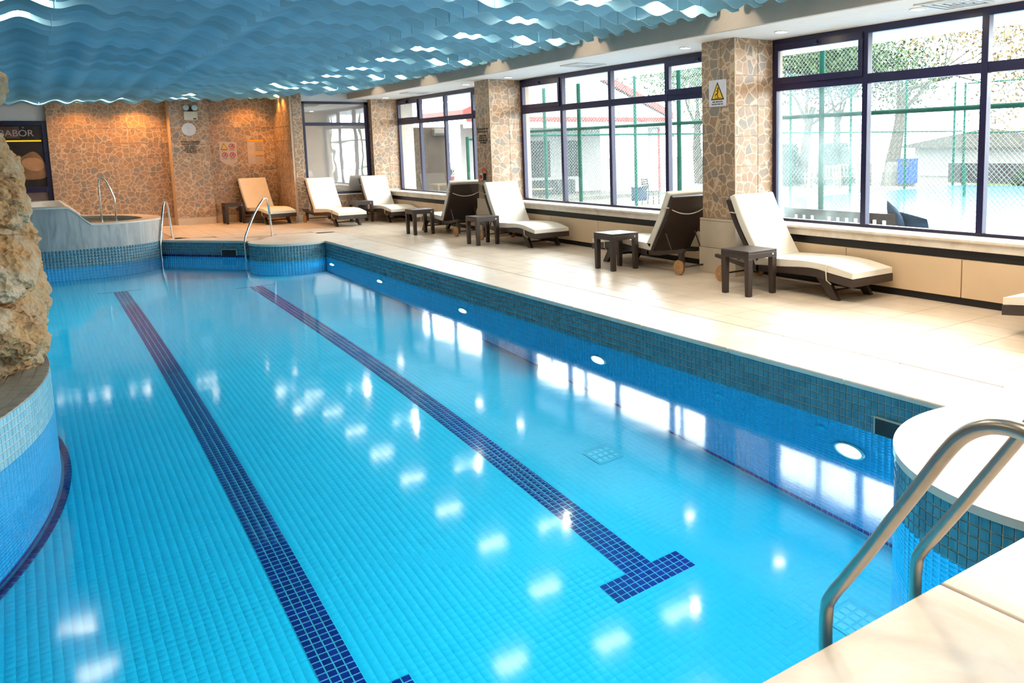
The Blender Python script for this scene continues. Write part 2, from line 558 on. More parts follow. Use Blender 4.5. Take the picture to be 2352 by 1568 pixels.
def lay_tiles(recs, mat, parent, t=0.006, limit=300, name='tile', seen=None, ch=0.0015, key=None):
    """recs: (centre, u, v, n, su, sv). The nearest ones in view become single tiles, the rest one field."""
    if key is None:
        key = lambda r: (Vector(r[0]) - CAM).length
    vis = [r for r in recs if seen is None or seen(r)]
    vis.sort(key=key)
    single = vis[:limit]
    ids = set(id(r) for r in single)
    rest = [r for r in recs if id(r) not in ids]
    cache = {}
    for c, u, v, n, su, sv in single:
        k = (round(su, 4), round(sv, 4))
        if k not in cache:
            cache[k] = tile_mesh(name, su, sv, t, mat, ch)
        o = bpy.data.objects.new(name, cache[k])
        COL.objects.link(o)
        o.parent = parent
        mm = Matrix((Vector(u), Vector(v), Vector(n))).transposed().to_4x4()
        mm.translation = Vector(c)
        o.matrix_local = mm
    if rest:
        k = len(rest)
        C = np.array([r[0] for r in rest], float); U = np.array([r[1] for r in rest], float)
        V = np.array([r[2] for r in rest], float); Nn = np.array([r[3] for r in rest], float)
        su = np.array([r[4] for r in rest])[:, None] / 2; sv = np.array([r[5] for r in rest])[:, None] / 2
        vv = np.empty((k, 8, 3))
        for i, (a, b2) in enumerate(((-1, -1), (1, -1), (1, 1), (-1, 1))):
            vv[:, i] = C + U * su * a + V * sv * b2
            vv[:, 4 + i] = C + U * (su - ch) * a + V * (sv - ch) * b2 + Nn * t
        fq = np.array([(4, 5, 6, 7), (0, 1, 5, 4), (1, 2, 6, 5), (2, 3, 7, 6), (3, 0, 4, 7)])
        faces = (np.arange(k)[:, None, None] * 8 + fq[None]).reshape(-1)
        me = bpy.data.meshes.new(name + '_field')
        me.vertices.add(k * 8); me.vertices.foreach_set('co', vv.reshape(-1))
        nf = k * 5
        me.loops.add(nf * 4); me.loops.foreach_set('vertex_index', faces.astype(np.int32))
        me.polygons.add(nf)
        me.polygons.foreach_set('loop_start', np.arange(0, nf * 4, 4, dtype=np.int32))
        me.polygons.foreach_set('loop_total', np.full(nf, 4, dtype=np.int32))
        me.update(calc_edges=True)
        me.materials.append(mat)
        o = link(name + '_field', me, parent)
        o['kind'] = 'stuff'

def in_frame(p, margin=20):
    q = Vector(p) - CAM
    wz = q.dot(_d)
    if wz < 0.1: return False
    x = FPX * q.dot(_right) / wz + PX
    y = -FPX * q.dot(_up) / wz + PY
    return -margin < x < 2352 + margin and -margin < y < 1568 + margin

# ------------------------------------------------------------------ pool outline (deck level z = 0)
ZW, ZF, TP = -0.34, -2.10, 0.055
NPC, NPR = (4.48, 1.97), 0.99
FPC, FPR = (4.24, 17.08), 0.785
LGC, LGR = (-4.45, 8.35), 4.5
def arc(c, r, a0, a1, n):
    return [(c[0] + r * math.cos(R(a0 + (a1 - a0) * i / n)), c[1] + r * math.sin(R(a0 + (a1 - a0) * i / n))) for i in range(n + 1)]
TUB = [tuple(p)[:2] for p in catmull([(2.28, 19.7, 0), (2.15, 19.05, 0), (1.65, 18.58, 0), (1.0, 18.44, 0), (0.3, 18.46, 0), (-0.4, 18.75, 0), (-0.9, 19.4, 0),
                                      (-1.0, 20.2, 0), (-0.6, 21.1, 0), (0.3, 21.6, 0), (1.3, 21.4, 0), (2.0, 20.7, 0)], 6, True)]
a_np0 = math.degrees(math.atan2(1.734 - NPC[1], -math.sqrt(NPR ** 2 - (1.734 - NPC[1]) ** 2)))
seg_right = [(4.7, 2.935), (4.7, 16.444)]
seg_far_round = arc(FPC, FPR, -54.1, -210, 40)
seg_far = [seg_far_round[-1], TUB[5]]
seg_tub = TUB[5:27]
seg_left = [seg_tub[-1], (-1.15, 17.5), (-1.3, 13.0), (-1.27, 11.53)]
seg_ledge = arc(LGC, LGR, 45, -75, 80)
seg_left2 = [seg_ledge[-1], (-3.29, 1.734)]
seg_near = [(-3.29, 1.734), (NPC[0] - math.sqrt(NPR ** 2 - (1.734 - NPC[1]) ** 2), 1.734)]
a_s = 360 - 0 + a_np0 if a_np0 < 0 else a_np0
seg_near_round = arc(NPC, NPR, a_s, 77.15, 60)
outline = []
for s in (seg_right, seg_far_round, seg_far, seg_tub, seg_left, seg_ledge, seg_left2, seg_near, seg_near_round):
    for p in s:
        if not outline or (Vector(p) - Vector(outline[-1])).length > 1e-3:
            outline.append((p[0], p[1]))
if (Vector(outline[0]) - Vector(outline[-1])).length < 5e-3: outline.pop()
# area sign: make counter-clockwise
ar = sum(outline[i][0] * outline[(i + 1) % len(outline)][1] - outline[(i + 1) % len(outline)][0] * outline[i][1] for i in range(len(outline)))
if ar < 0: outline.reverse()

def flat(name, loops, z, mat, parent=None, up=True):
    vs_ = [Vector((p[0], p[1], z)) for l in loops for p in l]
    fs_ = []
    for t in tessellate_polygon([[Vector((p[0], p[1], 0)) for p in l] for l in loops]):
        a, b2, c = t
        nz_ = (vs_[b2] - vs_[a]).cross(vs_[c] - vs_[a]).z
        if abs(nz_) < 1e-9: continue
        fs_.append((a, b2, c) if (nz_ > 0) == up else (c, b2, a))
    me = bpy.data.meshes.new(name)
    me.from_pydata([tuple(v) for v in vs_], [], fs_)
    me.materials.append(mat)
    return link(name, me, parent)

def inside(poly, x, y):
    r_ = False
    j = len(poly) - 1
    for i in range(len(poly)):
        if (poly[i][1] > y) != (poly[j][1] > y) and x < (poly[j][0] - poly[i][0]) * (y - poly[i][1]) / (poly[j][1] - poly[i][1]) + poly[i][0]:
            r_ = not r_
        j = i
    return r_

# ------------------------------------------------------------------ pool floor
pool_floor = flat('pool_floor', [outline], ZF - 0.006, M['pool_grout'])
tag(pool_floor, 'bright cyan mosaic floor of the swimming pool', kind='structure')
poly_np = np.array(outline)
def inside_np(xs, ys):
    res = np.zeros(xs.shape, bool)
    n = len(poly_np)
    j = n - 1
    for i in range(n):
        xi, yi = poly_np[i]; xj, yj = poly_np[j]
        if yi != yj:
            cnd = ((yi > ys) != (yj > ys)) & (xs < (xj - xi) * (ys - yi) / (yj - yi) + xi)
            res ^= cnd
        j = i
    return res
X0, Y0 = 1.10 - 40 * TP, 4.08 - 30 * TP
gx = X0 + (np.arange(160) + 0.5) * TP
gy = Y0 + (np.arange(320) + 0.5) * TP
GX, GY = np.meshgrid(gx, gy)
ok = inside_np(GX, GY) & inside_np(GX + 0.03, GY) & inside_np(GX - 0.03, GY) & inside_np(GX, GY + 0.03) & inside_np(GX, GY - 0.03) & (GX > -1.3)
def in_lane(x, y):
    for lx, yfar in ((1.10, 16.5), (3.08, 15.5)):
        i = (x - lx) / TP
        if 0 <= i < 4 and 4.08 <= y <= yfar: return True
        if -4 <= i < 8 and (4.08 <= y <= 4.30): return True
        if -4 <= i < 8 and (yfar <= y <= yfar + TP): return True
    return False
lane_recs, floor_recs = [], []
ex, ey, ez = (1, 0, 0), (0, 1, 0), (0, 0, 1)
for x, y in zip(GX[ok], GY[ok]):
    ln = in_lane(x, y)
    (lane_recs if ln else floor_recs).append(((x, y, ZF - (0.003 if ln else 0.0056)), ex, ey, ez, TP - (0.0075 if ln else 0.005), TP - (0.0075 if ln else 0.005)))
lay_tiles(lane_recs, M['lane'], pool_floor, 0.002, 300, 'lane_tile')
lay_tiles(floor_recs, M['pool_tile'], pool_floor, 0.0006, 300, 'floor_tile', seen=lambda r: in_frame(r[0]) and r[0][0] > 0.4)
for lx, yfar in ((1.10, 16.5), (3.08, 15.5)):
    mb = MB()
    mb.box(lx + 0.002, lx + 4 * TP - 0.002, 4.085, yfar, ZF - 0.006, ZF - 0.003)
    mb.box(lx - 4 * TP + 0.002, lx + 8 * TP - 0.002, 4.083, 4.297, ZF - 0.006, ZF - 0.0032)
    mb.build('lane_grout', M['lane_grout'], pool_floor)

# ------------------------------------------------------------------ pool walls
def resample(poly, step):
    P = [Vector((p[0], p[1], 0)) for p in poly]
    cum = [0.0]
    for i in range(len(P) - 1): cum.append(cum[-1] + (P[i + 1] - P[i]).length)
    n = max(1, int(cum[-1] / step))
    st = cum[-1] / n
    out = []
    j = 0
    for k in range(n + 1):
        s = min(k * st, cum[-1] - 1e-9)
        while cum[j + 1] < s: j += 1
        f = (s - cum[j]) / max(1e-9, cum[j + 1] - cum[j])
        out.append(P[j].lerp(P[j + 1], f))
    return out, st

def pool_wall(name, label, poly, ztop, band_mat, limit=300, low_tiles=True, band_seen=None, dark_row=False):
    """tiled basin wall: grout backing, waterline band above, blue tiles below, dark line at the foot"""
    pts, st = resample(poly, TP)
    n = len(pts)
    mb = MB()
    vs_ = []
    for p in pts: vs_ += [(p.x, p.y, ZW), (p.x, p.y, max(ztop, -0.011))]
    mb.add(vs_, [(2 * i, 2 * i + 2, 2 * i + 3, 2 * i + 1) for i in range(n - 1)])
    root = mb.build(name, M['band_grout'], fix=False)
    tag(root, label, kind='structure')
    mb = MB()
    vs_ = []
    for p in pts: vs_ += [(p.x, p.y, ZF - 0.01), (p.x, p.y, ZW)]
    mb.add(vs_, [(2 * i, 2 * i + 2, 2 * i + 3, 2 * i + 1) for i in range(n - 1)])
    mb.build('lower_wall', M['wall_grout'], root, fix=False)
    band, low, foot = [], [], []
    nb = int(round((ztop - ZW) / TP))
    hb = (ztop - ZW) / nb
    nl = int((ZW - ZF) / TP)
    hl = (ZW - ZF) / nl
    for i in range(n - 1):
        a, b2 = pts[i], pts[i + 1]
        u = (b2 - a).normalized()
        nn = u.cross(Vector((0, 0, 1)))
        c = (a + b2) / 2
        mid = c + nn * 0.2
        if not inside(outline, mid.x, mid.y):
            nn = -nn
        v = nn.cross(u)
        for k in range(nb):
            (foot if dark_row and k == 0 else band).append(((c.x, c.y, ZW + (k + 0.5) * hb), u, v, nn, st - 0.006, hb - 0.006))
        for k in range(nl):
            (foot if k == 0 else low).append(((c.x, c.y, ZF + (k + 0.5) * hl), u, v, nn, st - 0.006, hl - 0.006))
    lay_tiles(band, band_mat, root, 0.005, limit, 'waterline_tile', seen=lambda r: in_frame(r[0]) and (band_seen is None or band_seen(r)))
    if low_tiles:
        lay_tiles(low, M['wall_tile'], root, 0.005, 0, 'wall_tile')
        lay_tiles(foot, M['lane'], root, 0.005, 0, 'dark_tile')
    return root

ring = []
for k in range(2):
    rr_ = LGR + 0.022 + TP * (k + 0.5) - TP * 0.5 * 0
    nk = int(rr_ * R(110) / (TP * 1.25))
    for i in range(nk):
        a = R(-75 + 110 * (i + 0.5) / nk)
        if k == 0:
            ring.append(((LGC[0] + rr_ * math.cos(a), LGC[1] + rr_ * math.sin(a), ZF + 0.001), (-math.sin(a), math.cos(a), 0), (-math.cos(a), -math.sin(a), 0), ez, TP * 1.25 - 0.006, TP - 0.004))
lay_tiles(ring, M['lane'], pool_floor, 0.003, 140, 'edge_line_tile', seen=lambda r: in_frame(r[0]))
ZC = -0.045
wr = pool_wall('pool_wall_right', 'straight pool wall below the sunbed deck with teal waterline tiles', seg_right, ZC, M['band'])
wfr = pool_wall('pool_wall_far_platform', 'rounded tiled wall of the platform at the far pool corner', seg_far_round, ZC, M['band'], limit=0)
wf = pool_wall('pool_wall_far', 'tiled pool wall between hot tub and far rounded platform', seg_far, ZC, M['band'], limit=0, dark_row=True)
wt = pool_wall('pool_wall_tub', 'curved tiled pool wall below the marble hot tub', seg_tub, -0.005, M['band'], limit=0)
wl = pool_wall('pool_wall_left', 'pool wall hidden behind the rock', seg_left, ZC, M['band'], limit=0)
wg = pool_wall('pool_wall_ledge', 'curved pale tiled wall of the ledge carrying the rock', seg_ledge, -0.006, M['ledge_band'], limit=290)
wl2 = pool_wall('pool_wall_left_end', 'short pool wall on the left end', seg_left2, ZC, M['band'], limit=0)
wn = pool_wall('pool_wall_near', 'pool wall under the near deck edge', seg_near, ZC, M['band'], limit=0)
wnr = pool_wall('pool_wall_near_platform', 'rounded tiled wall of the near platform beside the ladder', seg_near_round, ZC, M['band'], limit=290)

water = flat('pool_water', [outline], ZW, M['water'])
tag(water, 'clear still water filling the swimming pool', 'water', kind='stuff')

# ------------------------------------------------------------------ deck
DX0, DX1, DY0, DY1 = -9.0, 8.10, -6.0, 23.6
floor = flat('floor', [[(DX0, DY0), (DX1, DY0), (DX1, DY1), (DX0, DY1)], outline[::-1]], -0.012, M['deck_grout'])
tag(floor, 'beige tiled pool deck', kind='structure')
recs = []
xs = [5.365, 5.627, 5.99, 6.353, 6.716, 7.08, 7.443, 7.80]
for i in range(len(xs) - 1):
    y = 3.15 - 0.57 * 9
    while y < 23.2:
        recs.append((((xs[i] + xs[i + 1]) / 2, y + 0.285, -0.012), ex, ey, ez, xs[i + 1] - xs[i] - 0.005, 0.565))
        y += 0.57
def deck_free(x, y):
    if inside(outline, x, y): return False
    if (x - FPC[0]) ** 2 + (y - FPC[1]) ** 2 < (FPR + 0.05) ** 2: return False
    if inside(TUB, x, y): return False
    return True
x = 5.365 - 0.363
while x > -1.5:
    y = 3.15 + 0.57 * 24
    while y < 23.2:
        cx, cy = x + 0.18, y + 0.285
        if all(deck_free(cx + a, cy + b2) for a in (-0.3, 0, 0.3) for b2 in (-0.4, 0, 0.4)):
            recs.append(((cx, cy, -0.012), ex, ey, ez, 0.358, 0.565))
        y += 0.57
    x -= 0.363
x = 5.365 - 0.363
while x > -6:
    y = 1.02 - 0.57
    while y > -5:
        recs.append(((x + 0.18, y + 0.28, -0.012), ex, ey, ez, 0.358, 0.565))
        y -= 0.57
    x -= 0.363
lay_tiles(recs, M['deck'], floor, 0.012, 300, 'floor_tile', seen=lambda r: in_frame(r[0], 60), ch=0.001)

def slab(poly, name='coping_slab', z0=-0.045, z1=0.0, bevel=0.012, mat=None):
    return MB().prism(poly, z0, z1).build(name, mat or M['coping'], floor, bevel=bevel, seg=3)
ys = [2.95, 3.78, 5.0, 6.2, 7.4, 8.6, 9.8, 11.0, 12.2, 13.4, 14.6, 15.8, 16.43]
for a, b2 in zip(ys[:-1], ys[1:]):
    slab([(4.685, a + 0.002), (5.36, a + 0.002), (5.36, b2 - 0.002), (4.685, b2 - 0.002)])
# near rounded platform with the deck corner behind it
npl = arc(NPC, NPR + 0.015, 193.8, 76.5, 48)
slab([(5.36, 1.736), (5.36, 2.948), (4.712, 2.948)] + npl[::-1][1:-1] + [(3.52, 1.736)])
# near deck edge
for a, b2 in ((-3.3, -1.9), (-1.9, -0.5), (-0.5, 0.65), (0.65, 1.7), (1.7, 2.735), (2.735, 3.9), (3.9, 5.36)):
    slab([(a + 0.0015, 1.03), (b2 - 0.0015, 1.03), (b2 - 0.0015, 1.732), (a + 0.0015, 1.732)])
# far platform
fpl = arc(FPC, FPR + 0.015, -54.5, -209, 40)
slab([(5.36, 16.432), (5.36, 18.1), (4.3, 18.4)] + fpl[::-1] + [(4.70, 16.432)])
# far diagonal edge
a, b2 = Vector(seg_far[0]), Vector(seg_far[1])
nn = (b2 - a).normalized()
nn = Vector((nn.y, -nn.x))
if nn.x < 0: nn = -nn
nn_far = nn.copy()
a, b2 = a - nn * 0.014, b2 - nn * 0.014
slab([tuple(a), tuple(a + nn * 0.45), tuple(b2 + nn * 0.45), tuple(b2)])

# ------------------------------------------------------------------ ledge on the left with the rock
ledge = MB().prism([p for p in arc(LGC, LGR - 0.006, -75, 45, 80)] + [(-6.5, 11.0), (-6.5, 4.0)], -0.3, -0.008).build('rock_ledge', M['band_grout'])
tag(ledge, 'curved tiled ledge at the pool side under the rock', kind='structure')
recs = []
for k in range(14):
    r_ = LGR - (k + 0.5) * TP * 1.6
    n = int(r_ * R(75) / (TP * 2))
    for i in range(n):
        a = R(-50 + 75 * (i + 0.5) / n)
        u = (-math.sin(a), math.cos(a), 0); v = (-math.cos(a), -math.sin(a), 0)
        recs.append(((LGC[0] + r_ * math.cos(a), LGC[1] + r_ * math.sin(a), -0.008), u, v, ez, r_ * R(75) / n - 0.006, TP * 1.6 - 0.006))
lay_tiles(recs, M['ledge_top'], ledge, 0.006, 220, 'ledge_tile', seen=lambda r: in_frame(r[0]))

def boulder(x, y, z, rx, ry, rz, seed, sub=5):
    bm = bmesh.new()
    bmesh.ops.create_icosphere(bm, subdivisions=sub, radius=1.0)
    off = Vector((seed * 7.3, seed * 3.1, seed * 1.7))
    for v in bm.verts:
        p = v.co.normalized()
        q = Vector((p.x * rx, p.y * ry, p.z * rz)) + off
        d = noise.fractal(q * 2.2, 1.0, 2.0, 4) * 0.22 + noise.noise(q * 1.1) * 0.25
        rid = 1 - abs(noise.noise(q * 5.0))
        d -= max(0, rid - 0.86) * 1.2
        vd = noise.voronoi(q * 7.0)[0]
        d -= max(0, 0.30 - vd[0]) * 0.32
        d += noise.fractal(q * 14, 1.0, 2.0, 3) * 0.045
        s = 1 + d
        # squared-off blocks
        mx = max(abs(p.x), abs(p.y), abs(p.z))
        s *= 0.80 + 0.20 / max(mx, 0.6)
        v.co = Vector((p.x * rx * s, p.y * ry * s, p.z * rz * s))
    me = bpy.data.meshes.new('boulder')
    bm.to_mesh(me); bm.free()
    me.materials.append(M['rock'])
    for p in me.polygons: p.use_smooth = True
    o = link('boulder', me, rock)
    o.location = (x, y, z)
    return o
rock = empty('rock_formation', (0, 0, 0))
tag(rock, 'tall pile of pitted tan limestone boulders at the left pool edge', 'rock')
for i, b_ in enumerate(((-0.36, 8.22, 0.34, 0.47, 0.76, 0.38), (-0.32, 9.25, 0.42, 0.42, 0.6, 0.44), (-0.46, 8.15, 0.86, 0.46, 0.5, 0.30),
                        (-0.20, 8.95, 1.02, 0.35, 0.45, 0.28), (-0.36, 8.55, 1.34, 0.40, 0.45, 0.27), (-0.28, 9.2, 1.52, 0.33, 0.42, 0.28),
                        (-0.42, 8.8, 1.80, 0.40, 0.42, 0.25), (-0.40, 9.3, 2.02, 0.33, 0.38, 0.24), (-0.47, 9.0, 2.32, 0.38, 0.38, 0.22),
                        (-0.68, 9.0, 2.64, 0.40, 0.45, 0.26), (-1.1, 8.8, 0.95, 0.62, 0.9, 0.95), (-1.15, 9.2, 2.2, 0.6, 0.8, 0.7), (-0.95, 9.9, 0.75, 0.75, 0.75, 0.8))):
    boulder(*b_, seed=i + 1, sub=5 if i < 10 else 4)

# ------------------------------------------------------------------ room shell
def wall(name, x0, x1, y0, y1, z0, z1, mat):
    o = bx(name, mat, x0, x1, y0, y1, z0, z1)
    o['kind'] = 'structure'
    return o
ZS = 3.03
wall('wall_left', -9.1, -9.0, -6.0, 23.6, -0.02, 3.7, M['joint'])
wall('wall_near', -9.0, 8.3, -6.1, -6.0, -0.02, 3.7, M['white'])
ceiling = bx('ceiling', M['slab'], -9.1, 6.87, -6.1, 23.7, 3.66, 3.76)
tag(ceiling, 'dark ceiling slab hung with wavy blue baffles', kind='structure')
beam = bx('trim_1', M['beam'], 6.87, 6.93, -6.0, 21.3, ZS, 3.66)
tag(beam, 'beige edge beam between blue ceiling and white soffit', kind='structure')
soffit = bx('ceiling_soffit', M['white'], 6.93, 8.25, -6.0, 21.4, ZS, ZS + 0.1)
tag(soffit, 'white lowered soffit along the windows', kind='structure')

def tile_face(parent, origin, u, n, wd, z0, z1, pu, pv, zref=None, uref=0.0, name='wall_tile'):
    """cover a vertical rectangle with printed tiles; origin = lower corner, u = along, n = outward"""
    u = Vector(u); n = Vector(n); v = Vector((0, 0, 1))
    if zref is None: zref = z1
    us = [0.0]
    k = math.floor((0 - uref) / pu) + 1
    while uref + k * pu < wd - 0.02:
        if uref + k * pu > 0.02: us.append(uref + k * pu)
        k += 1
    us.append(wd)
    zs = [z1]
    k = 0
    z = zref
    while z > z1 - 0.02: z -= pv
    while z > z0 + 0.02:
        zs.append(z); z -= pv
    zs.append(z0)
    recs = []
    for i in range(len(us) - 1):
        for j in range(len(zs) - 1):
            c = Vector(origin) + u * ((us[i] + us[i + 1]) / 2) + v * ((zs[j] + zs[j + 1]) / 2 - origin[2])
            recs.append((tuple(c), tuple(u), tuple(n.cross(u)), tuple(n), us[i + 1] - us[i] - 0.008, zs[j] - zs[j + 1] - 0.008))
    lay_tiles(recs, M['paving'], parent, 0.008, 300, name, ch=0.001)

def column(y0, y1, idx, full=True):
    c = bx('wall_column', M['joint'], 7.388, 8.25, y0 + 0.008, y1 - 0.008, 0.0, ZS)
    c['kind'] = 'structure'
    tag(c, 'tiled column with printed flagstone tiles and stone plinth, %s' % idx)
    tile_face(c, (7.388, y0 + 0.008, 0.735), (0, 1, 0), (-1, 0, 0), y1 - y0 - 0.016, 0.735, ZS, 0.39, 0.3825, 2.95, 0.25)
    tile_face(c, (7.388, y0 + 0.008, 0.735), (1, 0, 0), (0, -1, 0), 0.69, 0.735, ZS, 0.39, 0.3825, 2.95, 0.395)
    tile_face(c, (7.388, y1 - 0.008, 0.735), (1, 0, 0), (0, 1, 0), 0.69, 0.735, ZS, 0.39, 0.3825, 2.95, 0.395)
    for a, b2, t in ((0.0, 0.34, 0.012), (0.345, 0.70, 0.004)):
        bx('plinth_stone', M['plinth'], 7.36 - t, 8.06, y0 - 0.02 - t, y1 + 0.02 + t, a, b2, c, 0.004)
    bx('plinth_cap', M['plinth'], 7.352, 8.06, y0 - 0.022, y1 + 0.022, 0.702, 0.733, c, 0.008)
    bx('corner_trim', M['joint'], 7.374, 7.386, y0 - 0.006, y0 + 0.006, 0.735, ZS, c)
    return c
col_a = column(0.43, 1.07, 'nearest')
col2 = column(7.72, 8.36, 'carrying the slip warning sign')
col1 = column(14.46, 15.10, 'carrying the red switch')
col0 = column(21.02, 21.48, 'in the far corner')

# back walls ---------------------------------------------------------------
def back_wall(name, label, x0, x1, y, z1, pu=0.345, uref=0.0, skirt=True, nx=(0, -1, 0)):
    o = bx(name, M['joint'], x0, x1, y, y + 0.1, 0.0, z1)
    tag(o, label, kind='structure')
    tile_face(o, (x0, y, 0.175), (1, 0, 0), nx, x1 - x0, 0.175, z1, pu, 0.357, 2.73, uref)
    if skirt:
        bx('skirting', M['plinth'], x0, x1, y - 0.022, y, 0.0, 0.165, o, 0.004)
    return o
wb1 = back_wall('wall_back_left', 'back wall with printed flagstone tiles behind the hot tub', 0.80, 3.01, 23.2, 3.66)
wb2 = back_wall('wall_back_pilaster', 'tiled pilaster carrying the wall clock', 3.01, 3.86, 22.7, 3.66, 0.41)
wb3 = back_wall('wall_back_right', 'tiled niche wall with pool rule sheets', 3.86, 5.45, 23.0, 3.66, 0.40)
wb4 = back_wall('wall_back_edge', 'narrow tiled strip beside the dark poster door', 0.575, 0.80, 23.12, 3.66, 0.345, 0.0)
wall('wall_back_return', 3.01, 3.02, 22.8, 23.2, 0, 3.66, M['joint'])
o = bx('wall_niche_side', M['joint'], 5.45, 5.53, 21.31, 23.1, 0.0, 3.66)
tag(o, 'side wall of the lounger niche', kind='structure')
tile_face(o, (5.45, 23.0, 0.175), (0, -1, 0), (-1, 0, 0), 1.69, 0.175, 3.66, 0.34, 0.357, 2.73)
bx('skirting', M['plinth'], 5.43, 5.45, 21.32, 22.98, 0, 0.165, o, 0.004)
# end wall with window_4
ye = 21.30
o = bx('wall_end', M['joint'], 5.50, 5.735, ye, ye + 0.1, 0, 3.66)
tag(o, 'tiled pier and parapet around the far end window', kind='structure')
tile_face(o, (5.50, ye, 0.175), (1, 0, 0), (0, -1, 0), 0.235, 0.175, 3.3, 0.345, 0.357, 2.73)
bx('skirting', M['plinth'], 5.48, 7.36, ye - 0.022, ye, 0, 0.165, o, 0.004)
bx('parapet', M['joint'], 5.735, 7.40, ye, ye + 0.1, 0, 0.62, o)
tile_face(o, (5.735, ye, 0.175), (1, 0, 0), (0, -1, 0), 1.63, 0.175, 0.62, 0.345, 0.357, 2.73)
bx('upper_wall', M['white'], 5.735, 8.2, ye, ye + 0.1, 2.965, 3.66, o)
bx('sill', M['sill'], 5.72, 7.39, ye - 0.05, ye + 0.06, 0.62, 0.655, o, 0.006)
# wall above the poster door
wall('wall_back_white', -9.0, 0.575, 23.25, 23.35, 2.55, 3.66, M['white'])
wall('wall_back_far', -9.0, -0.95, 23.25, 23.35, 0.0, 2.55, M['white'])
wall('wall_back_shell', -9.1, 5.6, 23.45, 23.55, -0.02, 3.7, M['joint'])

# ------------------------------------------------------------------ windows
XW = 8.09
def window_bay(name, label, ymul, z0=0.655, z1=3.03, zt=2.43, misted=None, sash=True):
    """ymul: Y of jambs and mullions, far to near"""
    root = empty(name)
    tag(root, label, kind='structure')
    ya, yb = ymul[-1], ymul[0]
    d0, d1 = XW - 0.04, XW + 0.04
    fr = MB()
    fr.box(d0, d1, ya, yb, z0, z0 + 0.075)
    fr.box(d0, d1, ya, yb, z1 - 0.085, z1)
    fr.box(d0, d1, ya, ya + 0.07, z0 + 0.075, z1 - 0.085)
    fr.box(d0, d1, yb - 0.07, yb, z0 + 0.075, z1 - 0.085)
    fr.build('window_frame', M['frame'], root, bevel=0.005)
    for y in ymul[1:-1]:
        bx('mullion', M['frame'], d0 - 0.005, d1, y - 0.038, y + 0.038, z0 + 0.07, z1 - 0.08, root, 0.005)
    for i in range(len(ymul) - 1):
        yh = ymul[i] - (0.07 if i == 0 else 0.038)
        yl = ymul[i + 1] + (0.07 if i + 2 == len(ymul) else 0.038)
        bx('transom', M['frame'], d0, d1, yl, yh, zt - 0.055, zt + 0.055, root, 0.005)
        bx('lower_pane', M['misted'] if misted == i else M['glass'], XW - 0.003, XW + 0.003, yl - 0.01, yh + 0.01, z0 + 0.07, zt - 0.05, root)
        bx('upper_pane', M['glass'], XW - 0.003, XW + 0.003, yl - 0.01, yh + 0.01, zt + 0.05, z1 - 0.08, root)
        if sash and (i == 0 or i == 3):
            s = MB()
            s.box(d0 - 0.025, d0 + 0.02, yl - 0.01, yh + 0.01, zt + 0.03, zt + 0.11)
            s.box(d0 - 0.025, d0 + 0.02, yl - 0.01, yh + 0.01, z1 - 0.15, z1 - 0.06)
            s.box(d0 - 0.025, d0 + 0.02, yl - 0.01, yl + 0.05, zt + 0.11, z1 - 0.15)
            s.box(d0 - 0.025, d0 + 0.02, yh - 0.05, yh + 0.01, zt + 0.11, z1 - 0.15)
            so = s.build('opening_sash', M['frame'], root, bevel=0.005)
            bx('sash_handle', M['frame'], d0 - 0.05, d0 - 0.025, (yl + yh) / 2 - 0.03, (yl + yh) / 2 + 0.03, z1 - 0.13, z1 - 0.08, so, 0.004)
    return root
window_bay('window_1', 'far navy framed window looking at the beige wing wall', [21.02, 19.56, 18.07, 16.61, 15.10])
window_bay('window_2', 'middle navy framed window of eight panes looking at the white pavilion', [14.46, 12.95, 11.42, 9.92, 8.36])
window_bay('window_3', 'nearest navy framed window with one misted pane looking at the court', [7.72, 6.25, 4.77, 3.29, 1.07], misted=0)
window_bay('window_5', 'window behind the viewpoint', [0.43, -1.5, -3.5, -6.0])

# end window with a mirror-like obscured pane
def obscured(name):
    mt, nt, b, out = nmat(name)
    geo = N(nt, 'ShaderNodeNewGeometry')
    nz = N(nt, 'ShaderNodeTexNoise')
    nz.inputs['Scale'].default_value = 1.1
    nt.links.new(geo.outputs['Position'], nz.inputs['Vector'])
    b.inputs['Base Color'].default_value = (0.50, 0.46, 0.42, 1)
    b.inputs['Roughness'].default_value = 0.45
    gl = N(nt, 'ShaderNodeBsdfGlossy')
    gl.inputs['Roughness'].default_value = 0.02
    gl.inputs['Color'].default_value = (0.85, 0.85, 0.85, 1)
    bp = N(nt, 'ShaderNodeBump')
    bp.inputs['Strength'].default_value = 0.10
    bp.inputs['Distance'].default_value = 0.05
    nt.links.new(nz.outputs['Fac'], bp.inputs['Height'])
    nt.links.new(bp.outputs['Normal'], gl.inputs['Normal'])
    mx = N(nt, 'ShaderNodeMixShader')
    mx.inputs[0].default_value = 0.42
    nt.links.new(b.outputs[0], mx.inputs[1])
    nt.links.new(gl.outputs[0], mx.inputs[2])
    nt.links.new(mx.outputs[0], out.inputs[0])
    return mt
M['obscured'] = obscured('obscured_glass')
w4 = empty('window_4')
tag(w4, 'narrow navy framed end window whose glass mirrors the room', kind='structure')
fr = MB()
x0, x1, z0, z1 = 5.74, 7.385, 0.655, 2.965
fr.box(x0, x1, ye - 0.02, ye + 0.05, z0, z0 + 0.06).box(x0, x1, ye - 0.02, ye + 0.05, z1 - 0.06, z1)
fr.box(x0, x0 + 0.05, ye - 0.02, ye + 0.05, z0, z1).box(x1 - 0.10, x1, ye - 0.02, ye + 0.05, z0, z1)
fr.build('window_frame', M['frame'], w4, bevel=0.004)
bx('transom', M['frame'], x0 + 0.05, x1 - 0.10, ye - 0.02, ye + 0.05, 2.37, 2.45, w4, 0.004)
bx('lower_pane', M['obscured'], x0 + 0.045, x1 - 0.095, ye + 0.01, ye + 0.016, z0 + 0.055, 2.375, w4)
